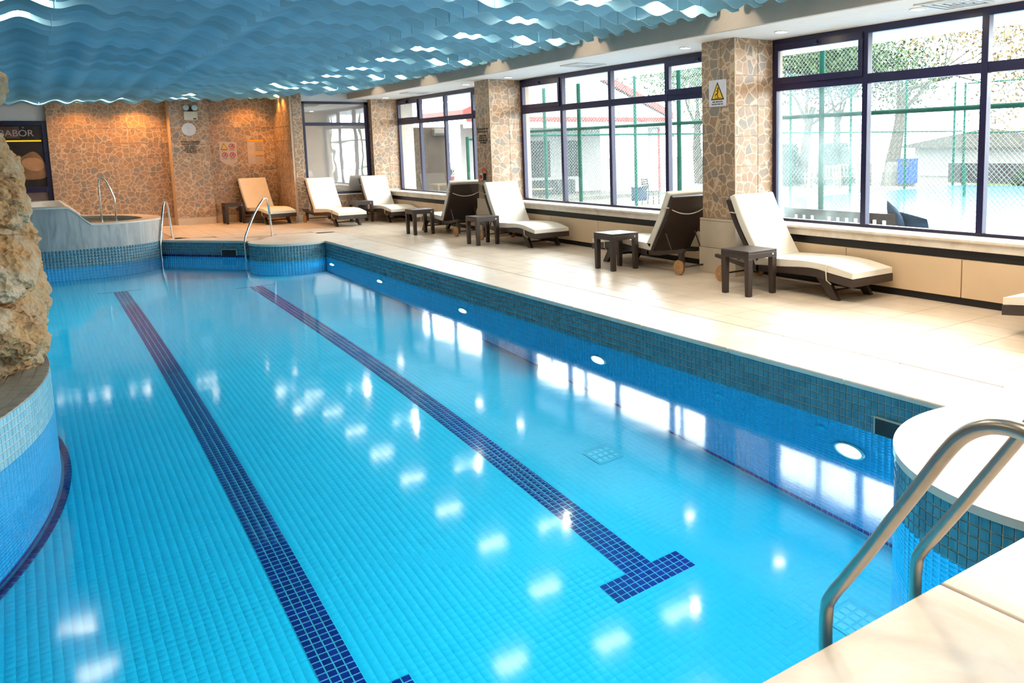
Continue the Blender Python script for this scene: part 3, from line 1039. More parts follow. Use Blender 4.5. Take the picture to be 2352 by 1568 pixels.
bx('upper_pane', M['obscured'], x0 + 0.045, x1 - 0.095, ye + 0.01, ye + 0.016, 2.445, z1 - 0.055, w4)
bx('backing', M['black'], x0, x1, ye + 0.03, ye + 0.09, z0, z1, w4)

# radiator casings below the windows ------------------------------------------
def casing(name, label, ys):
    root = empty(name, (7.78, (ys[0] + ys[-1]) / 2, 0))
    tag(root, label, 'cabinet', 'panelled casings under the windows')
    oy = (ys[0] + ys[-1]) / 2
    def b(n, mt, x0, x1, y0, y1, z0, z1, bev=0.0):
        return bx(n, mt, x0 - 7.78, x1 - 7.78, y0 - oy, y1 - oy, z0, z1, root, bev)
    ya, yb = ys[-1], ys[0]
    b('carcass', M['black'], 7.80, 8.04, ya, yb, 0.0, 0.60)
    b('kickboard', M['black'], 7.785, 7.80, ya, yb, 0.0, 0.075)
    for i in range(len(ys) - 1):
        b('panel', M['cream'], 7.755, 7.80, ys[i + 1] + 0.006, ys[i] - 0.006, 0.08, 0.475, 0.004)
    b('sill_apron', M['sill'], 7.735, 7.79, ya, yb, 0.575, 0.66, 0.005)
    b('window_sill', M['sill'], 7.70, 8.055, ya, yb, 0.66, 0.695, 0.01)
    return root
casing('radiator_casing', 'cream panelled casing with marble sill under the far window', [20.99, 19.56, 18.07, 16.61, 15.13])
casing('radiator_casing', 'cream panelled casing with marble sill under the middle window', [14.43, 12.95, 11.42, 9.92, 8.39])
casing('radiator_casing', 'cream panelled casing with marble sill under the nearest window', [7.69, 6.25, 4.77, 3.29, 1.10])
wall('wall_right', 8.06, 8.25, -6.0, 21.4, -0.3, 0.655, M['white'])

# ------------------------------------------------------------------ ceiling baffles
def zbase(x, y):
    xs_ = (-3.0, 0.4, 2.3, 4.5, 6.8)
    far = (2.83, 2.88, 2.96, 3.07, 3.15)
    near = (3.38, 3.34, 3.20, 3.17, 3.19)
    t = min(1, max(0, (y - 10.0) / 11.5))
    return float(np.interp(x, xs_, near)) * (1 - t) + float(np.interp(x, xs_, far)) * t
PANEL = 1.815
WU = (0.0, 0.297, 0.517, 0.690, 0.805, 0.9075, 1.010, 1.125, 1.298, 1.518, 1.815)
WZ = (0.0, 1.0, 0.12, 0.85, 0.45, 0.72, 0.45, 0.85, 0.12, 1.0, 0.0)
def wave(x):
    u = (x - 0.445) % PANEL
    for i in range(len(WU) - 1):
        if u <= WU[i + 1]:
            t = (u - WU[i]) / (WU[i + 1] - WU[i])
            t = (1 - math.cos(PI * t)) / 2
            return WZ[i] + (WZ[i + 1] - WZ[i]) * t
    return 0.0
def baffle(x0, x1, y, name='baffle', parent=None):
    n = max(2, int((x1 - x0) / 0.033))
    th = 0.008
    vs_, fs_ = [], []
    for i in range(n + 1):
        x = x0 + (x1 - x0) * i / n
        zb = zbase(x, y) + 0.085 * (wave(x) - 0.5)
        zt = max(zb + 0.16, 3.56)
        vs_ += [(x, y - th, zb), (x, y - th, zt), (x, y + th, zt), (x, y + th, zb)]
    for i in range(n):
        a, b2 = 4 * i, 4 * i + 4
        for j in range(4):
            k = (j + 1) % 4
            fs_.append((a + j, a + k, b2 + k, b2 + j))
    fs_.append((0, 3, 2, 1)); fs_.append((4 * n, 4 * n + 1, 4 * n + 2, 4 * n + 3))
    return MB().add(vs_, fs_).build(name, M['baffle'], parent, fix=False)
SP = 0.37
seams = [-1.37, 0.445, 2.26, 4.075, 5.89, 6.80]
rest = []
for k in range(-18, 42):
    y = 7.42 + SP * k
    for a, b2 in zip(seams[:-1], seams[1:]):
        if y > 4.0:
            baffle(a + 0.004, b2 - 0.004, y, 'baffle', ceiling)
        else:
            rest.append((a, b2, y))
    rest.append((-6.8, -1.38, y))
mb = MB()
for a, b2, y in rest:
    n = int((b2 - a) / 0.06)
    vs_ = []
    for i in range(n + 1):
        x = a + (b2 - a) * i / n
        zb = zbase(x, y) + 0.085 * (wave(x) - 0.5)
        vs_ += [(x, y, zb), (x, y, max(zb + 0.16, 3.56))]
    mb.add(vs_, [(2 * i, 2 * i + 2, 2 * i + 3, 2 * i + 1) for i in range(n)])
tag(mb.build('baffle_rows', M['baffle'], ceiling, fix=False), kind='stuff')

LAMP_W = 15.0
def lamp(x, y, label, power=1.0, glow=None):
    y = 7.42 + SP * round((y - 7.30) / SP) - 0.175
    z = zbase(x, y) + 0.075
    t = empty('ceiling_lamp', (x, y, z))
    tag(t, label, 'lamp', 'small lamps between the ceiling baffles')
    bx('housing', M['white_plastic'], -0.22, 0.22, -0.14, 0.14, 0.0, 0.16, t, 0.006)
    bx('lens', M['lamp_white'], -0.20, 0.20, -0.125, 0.125, -0.022, 0.0, t, 0.008)
    if glow:
        ld = bpy.data.lights.new('lamp_glow', glow)
        ld.energy = LAMP_W * power
        ld.color = (1.0, 0.84, 0.62)
        if glow == 'AREA':
            ld.shape = 'RECTANGLE'
            ld.size = 0.40; ld.size_y = 0.25
        else:
            ld.shadow_soft_size = 0.02
        lo = link('lamp_glow', ld, t)
        lo.location = (0, 0, -0.03) if glow == 'AREA' else (0.245, 0, -0.02)
LAB = 'unseen ceiling lamp with added glow between the nearest baffles above the viewer'  # unseen near lamps get an added area glow that brightens the deck
ORD = ('first', 'second', 'third', 'fourth', 'fifth', 'sixth', 'seventh', 'eighth', 'ninth')
for k in range(-4, 9):
    lamp(4.99, 7.30 + 1.48 * k, (ORD[k] + ' lamp from the viewer in the longer ceiling lamp row over the pool edge') if k >= 0 else LAB, 1.5, None if k >= 0 else 'AREA')
for k in range(-2, 5):
    lamp(5.97, 7.30 + 2.96 * k, (ORD[k] + ' lamp from the viewer in the sparse ceiling lamp row beside the beam') if k >= 0 else LAB, 0.8 if k >= 0 else 1.5, 'POINT' if k >= 0 else 'AREA')
for x, k in ((1.4, -2), (1.4, -1), (-2.2, -1)): lamp(x, 7.30 + 2.96 * k, LAB, 1.5, 'AREA')  # lamps added off the two rows, out of view, brightening the near deck
for x, y, l in ((4.55, 18.52, 'lamp lit between far baffles left of the longer lamp row'), (4.55, 20.04, 'lamp lit between the far baffles near the end window'),
                (0.1, 9.02, 'lamp behind the lowest bright wavy strip at the upper left corner'), (-0.1, 9.78, 'lamp behind the second bright wavy strip at upper left'),
                (0.2, 10.7, 'lamp behind the third dim wavy strip at upper left'), (0.05, 11.68, 'lamp behind the fourth dim wavy strip at upper left'),
                (0.42, 21.56, 'lamp behind the far baffle edge above the poster door'), (1.0, 21.56, 'lamp behind the far baffle edge above the hot tub'),
                (1.8, 21.56, 'lamp behind the far baffle edge above the left tiled niche'), (3.2, 21.56, 'lamp behind the far baffle edge above the clock pilaster'),
                (-0.6, 20.42, 'lamp between far baffles left of the poster door'), (-0.6, 21.2, 'lamp between the last baffles left of the poster door'), (3.9, 7.50, 'bright lamp at the top picture edge left of the longer row')):
    lamp(x, y, l)

# soffit spots and vents
def soffit_spot(y, label):
    t = empty('soffit_downlight', (7.52, y, ZS))
    tag(t, label, 'lamp', 'recessed spots in the white soffit')
    MB().tube([(0.076 * math.cos(a * PI / 12), 0.076 * math.sin(a * PI / 12), -0.004) for a in range(24)], 0.008, 6, closed=True).build('trim_ring', M['white_plastic'], t)
    MB().cyl((0, 0, -0.004), 0.068, 0.007, n=20).build('lens', M['lamp_warm'], t)
    ld = bpy.data.lights.new('spot', 'SPOT')
    ld.energy = 22; ld.color = (1.0, 0.74, 0.45); ld.spot_size = R(120); ld.spot_blend = 0.8; ld.shadow_soft_size = 0.05
    lo = link('spot', ld, t)
    lo.location = (0, 0, -0.03)
for y, l in ((5.2, 'recessed soffit spot over the nearest lounger'), (7.07, 'recessed soffit spot just before the sign column'), (8.84, 'recessed soffit spot just behind the sign column'),
             (13.94, 'recessed soffit spot just before the red switch column'), (15.75, 'recessed soffit spot just behind the red switch column'), (20.35, 'recessed soffit spot at the far end')):
    soffit_spot(y, l)
def vent(y, label):
    t = empty('ceiling_vent', (7.52, y, ZS))
    tag(t, label, 'vent', 'square air vents in the soffit')
    for k, s in enumerate((0.27, 0.20, 0.13, 0.06)):
        o = MB()
        q = s - 0.035
        z0, z1 = -0.018 + 0.003 * k, 0.0
        o.box(-s, s, -s, -q, z0, z1).box(-s, s, q, s, z0, z1).box(-s, -q, -q, q, z0, z1).box(q, s, -q, q, z0, z1)
        o.build('louvre_ring', M['white_plastic'], t, bevel=0.004)
    bx('backing', M['black'], -0.24, 0.24, -0.24, 0.24, -0.002, 0.0, t)
vent(4.80, 'square air vent above the nearest window')
vent(11.40, 'square air vent above the middle window')
vent(18.45, 'square air vent above the far window')

# warm niche spots
def niche_spot(x, y, z, tx, ty, tz, e, ang, label):
    t = empty('niche_spot', (x, y, z))
    tag(t, label, 'lamp', 'warm spots above the back niches')
    MB().cyl((0, 0, 0.06), 0.045, 0.12, n=14).build('housing', M['white_plastic'], t)
    MB().cyl((0, 0, -0.004), 0.04, 0.008, n=14).build('lens', M['lamp_warm'], t)
    ld = bpy.data.lights.new('spot', 'SPOT')
    ld.energy = e; ld.color = (1.0, 0.42, 0.09); ld.spot_size = R(ang); ld.spot_blend = 0.7; ld.shadow_soft_size = 0.04
    lo = link('spot', ld, t)
    lo.location = (0, 0, -0.03)
    lo.rotation_euler = (Vector((tx, ty, tz)) - Vector((x, y, z))).to_track_quat('-Z', 'Y').to_euler()
niche_spot(2.35, 22.62, 3.08, 2.3, 22.9, 0.6, 115, 125, 'warm spot above the left tiled niche')
niche_spot(1.2, 22.62, 3.06, 1.2, 22.9, 0.5, 60, 125, 'warm spot above the hot tub')
niche_spot(4.75, 22.58, 3.16, 4.75, 22.8, 0.4, 105, 125, 'warm spot above the rule sheets')
niche_spot(5.28, 21.85, 3.2, 5.32, 21.9, 0.0, 95, 110, 'warm spot by the niche side wall')
niche_spot(5.30, 22.25, 3.2, 5.36, 22.25, 0.0, 65, 90, 'second warm spot by the niche side wall')
niche_spot(3.2, 20.7, 3.12, 3.2, 20.7, 0.0, 320, 130, 'warm spot over the far deck')

# ------------------------------------------------------------------ pool lights, inlets, drains
POOL_W = 78.0
def pool_light(loc, nrm, label, power=1.0, group='round underwater lights'):
    nrm = Vector(nrm)
    t = empty('pool_light', loc)
    t.rotation_euler = nrm.to_track_quat('Z', 'Y').to_euler()
    tag(t, label, 'light', group)
    MB().tube([(0.125 * math.cos(a * PI / 16), 0.125 * math.sin(a * PI / 16), 0.012) for a in range(32)], 0.014, 8, closed=True).build('trim_ring', M['white_plastic'], t, smooth=True)
    MB().cyl((0, 0, 0.010), 0.115, 0.008, n=28).build('lens', M['pool_lens'], t)
    ld = bpy.data.lights.new('pool_lamp', 'AREA')
    ld.shape = 'DISK'; ld.size = 0.17; ld.energy = POOL_W * power; ld.color = (0.90, 0.96, 1.0)
    lo = link('pool_lamp', ld, t)
    lo.location = (0, 0, 0.03)
    lo.rotation_euler = (PI, 0, 0)
for (y, z), l in zip(((16.0, -0.98), (13.4, -0.96), (10.2, -0.92), (6.95, -0.90), (3.72, -0.84)),
                ('underwater light by the far rounded platform', 'second underwater light from the far platform', 'middle underwater light of the right pool wall',
                 'second nearest underwater light of the right pool wall', 'nearest underwater light beside the skimmer opening')):
    pool_light((4.695, y, z), (-1, 0, 0), l)
# unseen lights added on left and near walls to brighten the floor
for y in (12.4, 14.6, 16.8):
    pool_light((-1.2, y, -0.95), (1, 0.1, 0), 'unseen underwater light added on the left wall behind the rock', 1.0, 'added underwater lights behind the rock')
for x in (0.9, 2.3):
    pool_light((x, 1.74, -0.95), (0, 1, 0), 'unseen underwater light added on the near wall under the deck edge', 1.3, 'added underwater lights under the near deck edge')
for y, z, l in ((5.11, -0.66, 'round water inlet between two underwater lights'), (3.99, -0.58, 'round water inlet beside the nearest underwater light')):
    t = empty('water_inlet', (4.694, y, z), 0)
    t.rotation_euler = (0, R(-90), 0)
    tag(t, l, 'inlet', 'round water inlets')
    MB().cyl((0, 0, 0.004), 0.05, 0.008, n=20).build('plate', M['wall_tile'], t)
    MB().tube([(0.028 * math.cos(a * PI / 10), 0.028 * math.sin(a * PI / 10), 0.01) for a in range(20)], 0.007, 6, closed=True).build('ring', M['pool_grout'], t)
    MB().cyl((0, 0, 0.010), 0.012, 0.008, n=12).build('nozzle', M['pool_grout'], t)
M['drain'] = plain('drain_plate', (0.10, 0.58, 0.72), 0.5)
for x, y, l in ((3.95, 5.82, 'slotted floor drain near the right pool wall'), (3.89, 3.05, 'slotted floor drain close to the ladder')):
    t = empty('floor_drain', (x, y, ZF + 0.001))
    tag(t, l, 'drain', 'slotted floor drains')
    bx('plate', M['pool_tile'], -0.13, 0.13, -0.13, 0.13, 0, 0.006, t, 0.003)
    for i in range(4):
        for j in range(3):
            bx('slat', M['drain'], -0.11 + i * 0.058, -0.07 + i * 0.058, -0.105 + j * 0.075, -0.05 + j * 0.075, 0.006, 0.014, t)

# skimmer openings
def skimmer(loc, u, nrm, wd, label):
    t = empty('skimmer', loc)
    t.rotation_euler = (0, 0, math.atan2(u[1], u[0]))
    tag(t, label, 'skimmer', 'dark skimmer openings in the pool wall')
    h = 0.115
    bx('opening', M['black'], -wd / 2, wd / 2, -0.010, 0.002, -h / 2, h / 2, t)
    f = MB()
    f.box(-wd / 2 - 0.012, wd / 2 + 0.012, -0.014, 0.002, h / 2, h / 2 + 0.012).box(-wd / 2 - 0.012, -wd / 2, -0.014, 0.002, -h / 2, h / 2).box(wd / 2, wd / 2 + 0.012, -0.014, 0.002, -h / 2, h / 2)
    f.build('surround', M['band_grout'], t)
skimmer((4.694, 3.33, -0.275), (0, -1, 0), (-1, 0, 0), 0.34, 'dark skimmer opening beside the near rounded platform')
dv = (Vector(seg_far[0]) - Vector(seg_far[1])).normalized()
mid = Vector(seg_far[1]).lerp(Vector(seg_far[0]), 0.76) - nn_far * 0.008
skimmer((mid.x, mid.y, -0.24), (dv.x, dv.y, 0), (0, 0, 0), 0.34, 'dark skimmer opening in the far pool wall')

# ------------------------------------------------------------------ hand rails
def rail(name, pts, r, mat, label, group, flanges=(), n=12, smooth=6):
    t = empty(name, pts[-1])
    tag(t, label, 'handrail', group)
    o = Vector(pts[-1])
    P = catmull([tuple(Vector(p) - o) for p in pts], smooth)
    MB().tube(P, r, n).build('tube', mat, t, smooth='auto')
    for f in flanges:
        c = Vector(f) - o
        MB().cyl((c.x, c.y, c.z + 0.008), r * 2.0, 0.016, n=18).build('flange', mat, t)
    return t
def near_rail(X, label):
    prof = [(1.815, -1.2), (1.815, -0.6), (1.815, -0.15), (1.812, 0.05), (1.79, 0.12), (1.73, 0.21), (1.64, 0.345), (1.55, 0.485), (1.45, 0.64), (1.37, 0.765), (1.31, 0.84), (1.24, 0.885), (1.16, 0.90),
            (1.09, 0.885), (1.03, 0.83), (0.99, 0.74), (0.975, 0.6), (0.97, 0.35), (0.97, 0.0)]
    rail('pool_handrail', [(X, y, z) for y, z in prof], 0.0245, M['steel'], label, 'steel handrails of the near pool ladder', [(X, 0.97, 0.0)], 16)
near_rail(2.17, 'steel ladder handrail nearer the water centre at the near deck')
near_rail(2.70, 'steel ladder handrail nearer the rounded platform at the near deck')
rail('pool_handrail', [(2.18, 19.0, -0.9), (2.17, 19.02, -0.3), (2.18, 19.04, 0.02), (2.22, 19.12, 0.25), (2.30, 19.30, 0.62), (2.335, 19.36, 0.73), (2.37, 19.43, 0.77), (2.41, 19.5, 0.70), (2.44, 19.56, 0.45), (2.46, 19.6, 0.0)],
     0.021, M['chrome'], 'chrome handrail at the corner of the hot tub', 'chrome handrails at the far pool end', [(2.46, 19.6, 0.0)])
rail('pool_handrail', [(3.47, 17.5, -0.9), (3.46, 17.52, -0.3), (3.47, 17.55, 0.0), (3.55, 17.6, 0.22), (3.75, 17.75, 0.56), (3.92, 17.9, 0.76), (3.98, 17.95, 0.80), (4.03, 18.0, 0.78), (4.06, 18.04, 0.68), (4.09, 18.07, 0.35), (4.11, 18.1, 0.0)],
     0.021, M['chrome'], 'chrome handrail beside the far rounded platform', 'chrome handrails at the far pool end', [(4.11, 18.1, 0.0)])

# ------------------------------------------------------------------ hot tub
tub = empty('hot_tub', (0.65, 19.9, 0))
tag(tub, 'raised veined marble hot tub with a sweeping rim at the far pool end', 'hot tub')
TO = Vector((0.65, 19.9, 0))
def tub_h(x, y):
    t = min(1, max(0, (x - 0.62) / 0.42))
    t = t * t * (3 - 2 * t)
    h = 0.80 + (0.455 - 0.80) * t
    return h
def off(poly, d):
    out = []
    n = len(poly)
    for i in range(n):
        a, b2 = Vector(poly[i - 1]), Vector(poly[(i + 1) % n])
        t = (b2 - a).normalized()
        nn = Vector((t.y, -t.x))
        c = Vector(poly[i]) + nn * d
        c2 = Vector(poly[i]) - nn * d
        cen = Vector((0.65, 19.9))
        out.append(tuple(c if (c - cen).length < (c2 - cen).length else c2) if d > 0 else tuple(c2 if (c - cen).length < (c2 - cen).length else c))
    return out
n = len(TUB)
vs_, fs_ = [], []
inn = off(TUB, 0.06)
for (x, y), (xi, yi) in zip(TUB, inn):
    h = tub_h(x, y)
    vs_ += [(x - TO.x, y - TO.y, -0.005), (x - TO.x, y - TO.y, h - 0.03), (xi - TO.x, yi - TO.y, h - 0.03), (xi - TO.x, yi - TO.y, -0.005)]
for i in range(n):
    a, b2 = 4 * i, 4 * ((i + 1) % n)
    for j in range(4):
        k = (j + 1) % 4
        fs_.append((a + j, a + k, b2 + k, b2 + j))
MB().add(vs_, fs_).build('outer_wall', M['tub'], tub)
o1, i1 = off(TUB, -0.015), off(TUB, 0.34)
vs_, fs_ = [], []
for (x, y), (xi, yi) in zip(o1, i1):
    h = tub_h(x, y)
    vs_ += [(x - TO.x, y - TO.y, h - 0.03), (x - TO.x, y - TO.y, h), (xi - TO.x, yi - TO.y, h), (xi - TO.x, yi - TO.y, h - 0.35)]
for i in range(n):
    a, b2 = 4 * i, 4 * ((i + 1) % n)
    for j in range(3):
        fs_.append((a + j, a + j + 1, b2 + j + 1, b2 + j))
MB().add(vs_, fs_).build('rim', M['tub_rim'], tub, smooth='auto')
tw = flat('tub_water', [[(x - TO.x, y - TO.y) for x, y in off(TUB, 0.33)]], 0.40, M['tubwater'], tub)
flat('basin', [[(x - TO.x, y - TO.y) for x, y in off(TUB, 0.30)]], 0.12, M['tub_rim'], tub)
rail('grab_rail', [(1.30, 20.5, 0.40), (1.30, 20.5, 0.8), (1.305, 20.5, 1.15), (1.33, 20.5, 1.24), (1.40, 20.5, 1.25), (1.47, 20.5, 1.13), (1.54, 20.5, 0.90), (1.56, 20.5, 0.80), (1.56, 20.5, 0.6), (1.56, 20.5, 0.40)],
     0.02, M['chrome'], 'chrome grab rail standing in the hot tub', 'grab rail of the hot tub')

# ------------------------------------------------------------------ sun loungers
def strip(prof_top, prof_bot):
    return prof_top + prof_bot[::-1]
K = 1.0435
def sc(p): return (p[0] * K, 1.7 - (1.7 - p[1]) * K)
def make_lounger():
    t = empty('sun_lounger', (0, 0, 0))
    W = 0.35
    ft = [sc(p) for p in ((0, .32), (.27, .35), (.46, .38), (.65, .38), (.9, .36), (1.34, .335))]
    fb = [sc(p) for p in ((0, .24), (.19, .26), (.38, .29), (.54, .30), (.9, .29), (1.34, .265))]
    ft = [tuple(p)[:2] for p in catmull([(a, b2, 0) for a, b2 in ft], 4)]
    fb = [tuple(p)[:2] for p in catmull([(a, b2, 0) for a, b2 in fb], 4)]
    MB().extrude_x(strip(ft, fb), -W, W).build('base', M['rattan'], t, bevel=0.012)
    # rear rails running back to the wheels
    for s in (-1, 1):
        rt_ = [sc(p) for p in ((1.30, .335), (1.56, .345), (1.80, .375), (2.04, .40))]
        rb_ = [sc(p) for p in ((1.30, .265), (1.56, .285), (1.80, .325), (2.04, .36))]
        x0, x1 = (W - 0.055, W) if s > 0 else (-W, -W + 0.055)
        MB().extrude_x(strip(rt_, rb_), x0, x1).build('side_rail', M['rattan'], t, bevel=0.008)
        x0, x1 = (W - 0.10, W - 0.05) if s > 0 else (-W + 0.05, -W + 0.10)
        MB().extrude_x([(0.36 * K, 0.24), (0.52 * K, 0.24), (0.30 * K, 0.0), (0.20 * K, 0.0)], x0, x1).build('leg', M['rattan_dark'], t, bevel=0.006)
        MB().extrude_x([(1.88 * K, 0.335), (1.97 * K, 0.345), (1.97 * K, 0.05), (1.92 * K, 0.05)], x0, x1).build('wheel_strut', M['rattan_dark'], t, bevel=0.005)
        wx = s * (W - 0.02)
        wh = MB().cyl((wx, 1.945 * K, 0.10), 0.10, 0.032, 'x', 28).build('wheel', M['wheel_wood'], t, bevel=0.006)
        MB().tube([(wx, 1.945 * K + 0.095 * math.cos(a * PI / 14), 0.10 + 0.095 * math.sin(a * PI / 14)) for a in range(28)], 0.0095, 6, closed=True).build('tyre', M['rattan_dark'], wh)
        MB().cyl((wx, 1.945 * K, 0.10), 0.014, 0.045, 'x', 12).build('hub', M['steel'], wh)
    MB().tube([(-W + 0.02, 1.945 * K, 0.10), (W - 0.02, 1.945 * K, 0.10)], 0.012, 10).build('axle', M['rattan_dark'], t)
    MB().tube([(-W + 0.05, 0.30 * K, 0.10), (W - 0.05, 0.30 * K, 0.10)], 0.012, 8).build('leg_brace', M['rattan_dark'], t)
    MB().tube([(-W + 0.04, 1.62 * K, 0.27), (W - 0.04, 1.62 * K, 0.27)], 0.012, 8).build('support_bar', M['rattan_dark'], t)
    # backrest
    bf = [sc(p) for p in ((1.36, .33), (1.50, .545), (1.66, .79), (1.80, 1.075))]
    bb = [sc(p) for p in ((1.41, .31), (1.55, .525), (1.71, .765), (1.855, 1.05))]
    bf2 = [tuple(p)[:2] for p in catmull([(a, b2, 0) for a, b2 in bf], 4)]
    bb2 = [tuple(p)[:2] for p in catmull([(a, b2, 0) for a, b2 in bb], 4)]
    br = MB().extrude_x(strip(bf2, bb2), -W + 0.01, W - 0.01).build('backrest', M['rattan'], t, bevel=0.01)
    for s in (-1, 1):
        MB().tube([(s * (W - 0.09), 1.60 * K, 0.52), (s * (W - 0.09), 1.72 * K, 0.285)], 0.010, 8).build('back_prop', M['rattan_dark'], br)
    # cushions
    ct = [sc(p) for p in ((0.0, .385), (.27, .432), (.46, .448), (.66, .452), (.86, .444), (1.07, .436), (1.40, .42))]
    cb = [sc(p) for p in ((0.0, .326), (.27, .355), (.46, .383), (.65, .384), (.9, .364), (1.10, .352), (1.37, .337))]
    ct = [tuple(p)[:2] for p in catmull([(a, b2, 0) for a, b2 in ct], 4)]
    cb = [tuple(p)[:2] for p in catmull([(a, b2, 0) for a, b2 in cb], 4)]
    MB().extrude_x(strip(ct, cb), -W + 0.012, W - 0.012).build('seat_cushion', M['cushion'], t, smooth='auto', bevel=0.022, seg=4)
    f1 = [sc(p) for p in ((1.27, .415), (1.40, .60), (1.56, .85), (1.71, 1.13))]
    g1 = [sc(p) for p in ((1.355, .345), (1.488, .555), (1.648, .80), (1.795, 1.095))]
    f1 = [tuple(p)[:2] for p in catmull([(a, b2, 0) for a, b2 in f1], 4)]
    g1 = [tuple(p)[:2] for p in catmull([(a, b2, 0) for a, b2 in g1], 4)]
    bc = MB().extrude_x(strip(f1, g1), -W + 0.012, W - 0.012).build('back_cushion', M['cushion'], t, smooth='auto', bevel=0.022, seg=4)
    # straps
    y0, z0 = sc((0.33, 0.444)); y1, z1 = sc((0.34, 0.33))
    for s in (-1, 1):
        MB().tube([(s * (W - 0.03), y0, z0 + 0.002), (s * (W - 0.004), y0, z0 - 0.02), (s * (W + 0.006), y0, (z0 + z1) / 2), (s * (W + 0.004), y0 - 0.01, z1 - 0.05), (s * (W - 0.06), y0 - 0.02, z1 - 0.10)], 0.007, 6).build('strap', M['strap'], t)
    py_, pz_ = sc((1.735, 0.90))
    q = [(-W - 0.004, py_ - 0.09, pz_ + 0.01)]
    for k in range(9):
        a = -1 + 2 * k / 8
        q.append((a * (W - 0.01), py_ + 0.035 + 0.01 * (1 - a * a), pz_ + 0.015 - 0.10 * (1 - a * a)))
    q.append((W + 0.004, py_ - 0.09, pz_ + 0.01))
    MB().tube(q, 0.007, 6).build('back_strap', M['strap'], bc)
    return t
proto = make_lounger()
spots = (  # foot centre, heading of the head end, label
    (7.31, 5.53, 0.0, 'rattan sun lounger with cream cushions in front of the misted window pane'),
    (7.26, 10.35, 180.0, 'rattan sun lounger seen from behind left of the sign column'),
    (7.17, 3.80, 180.0, 'rattan sun lounger cut off by the right picture edge'),
    (7.29, 12.15, 0.0, 'rattan sun lounger with cream cushions in front of the red switch column'),
    (7.20, 17.15, 180.0, 'rattan sun lounger seen from behind under the far window'),
    (7.38, 19.12, 3.0, 'rattan sun lounger with cream cushions against the far column'),
    (6.10, 19.02, 6.0, 'rattan sun lounger with cream cushions before the narrow end window'),
    (5.03, 20.98, 8.0, 'rattan sun lounger in the orange lit back niche'))
for i, (x, y, a, l) in enumerate(spots):
    o = proto if i == 0 else copy_tree(proto)
    o.location = (x, y, 0)
    o.rotation_euler = (0, 0, R(a))
    tag(o, l, 'lounger', 'rattan sun loungers on the deck')

# side tables
def make_table():
    t = empty('side_table', (0, 0, 0))
    s = 0.225
    tp = MB().box(-s, s, -s, s, 0.485, 0.515).build('table_top', M['rattan'], t, bevel=0.006)
    a = MB()
    a.box(-s, s, -s, -s + 0.03, 0.425, 0.487).box(-s, s, s - 0.03, s, 0.425, 0.487).box(-s, -s + 0.03, -s + 0.03, s - 0.03, 0.425, 0.487).box(s - 0.03, s, -s + 0.03, s - 0.03, 0.425, 0.487)
    a.build('apron', M['rattan'], t, bevel=0.004)
    for i in (-1, 1):
        for j in (-1, 1):
            lg = MB()
            cx, cy = i * (s - 0.036), j * (s - 0.036)
            lg.add([(cx - .030, cy - .030, 0), (cx + .030, cy - .030, 0), (cx + .030, cy + .030, 0), (cx - .030, cy + .030, 0),
                    (cx - .036, cy - .036, .43), (cx + .036, cy - .036, .43), (cx + .036, cy + .036, .43), (cx - .036, cy + .036, .43)],
                   [(0, 3, 2, 1), (4, 5, 6, 7), (0, 1, 5, 4), (1, 2, 6, 5), (2, 3, 7, 6), (3, 0, 4, 7)])
            lg.build('leg', M['rattan'], t, bevel=0.006)
    MB().cyl((0.16, -s - 0.001, 0.462), 0.011, 0.004, 'y', 14).build('badge', M['sign_white'], t)
    return t
tproto = make_table()
for i, (x, y, a, l) in enumerate(((6.67, 6.76, 0, 'square brown rattan side table at the nearest lounger'), (6.67, 9.38, 0, 'square brown rattan side table left of the sign column'),
                                  (6.67, 13.54, 0, 'square brown rattan side table with a white badge before the red switch column'), (6.57, 16.2, 0, 'square brown rattan side table under the far window'),
                                  (6.68, 20.15, 2, 'brown rattan side table between the two loungers at the end window'), (4.20, 22.30, 0, 'brown rattan side table in the orange lit niche'))):
    o = tproto if i == 0 else copy_tree(tproto)
    o.location = (x, y, 0)
    o.rotation_euler = (0, 0, R(a))
    tag(o, l, 'table', 'rattan side tables on the deck')

# ------------------------------------------------------------------ signs and wall fittings
def frame_on(name, origin, u, n, label, cat, group=None):
    """Empty whose local x runs along the wall, y up, z out of it"""
    u = Vector(u).normalized(); n = Vector(n).normalized(); v = n.cross(u)
    t = empty(name)
    mm = Matrix((u, v, n)).transposed().to_4x4()
    mm.translation = Vector(origin)
    t.matrix_world = mm
    tag(t, label, cat, group)
    return t
def words(parent, mat, x0, x1, y, h, seed=0, z=0.002, name='lettering'):
    rnd = random.Random(seed)
    mb = MB()
    x = x0
    while x < x1 - h * 0.6:
        for _ in range(rnd.randint(4, 8)):
            wd = h * rnd.uniform(0.42, 0.62)
            if x + wd > x1: break
            k = rnd.random()
            st_ = h * 0.17
            mb.box(x, x + st_, y, y + h, z, z + 0.0015)
            if k < 0.75: mb.box(x + wd - st_, x + wd, y, y + h, z, z + 0.0015)
            if k > 0.3: mb.box(x + st_, x + wd, y + h * 0.42, y + h * 0.58, z, z + 0.0015)
            if k > 0.55: mb.box(x + st_, x + wd, y + h * 0.85, y + h, z, z + 0.0015)
            if k < 0.4: mb.box(x + st_, x + wd, y, y + h * 0.15, z, z + 0.0015)
            x += wd + h * 0.16
        x += h * 0.4
    if mb.v: mb.build(name, mat, parent, fix=False)
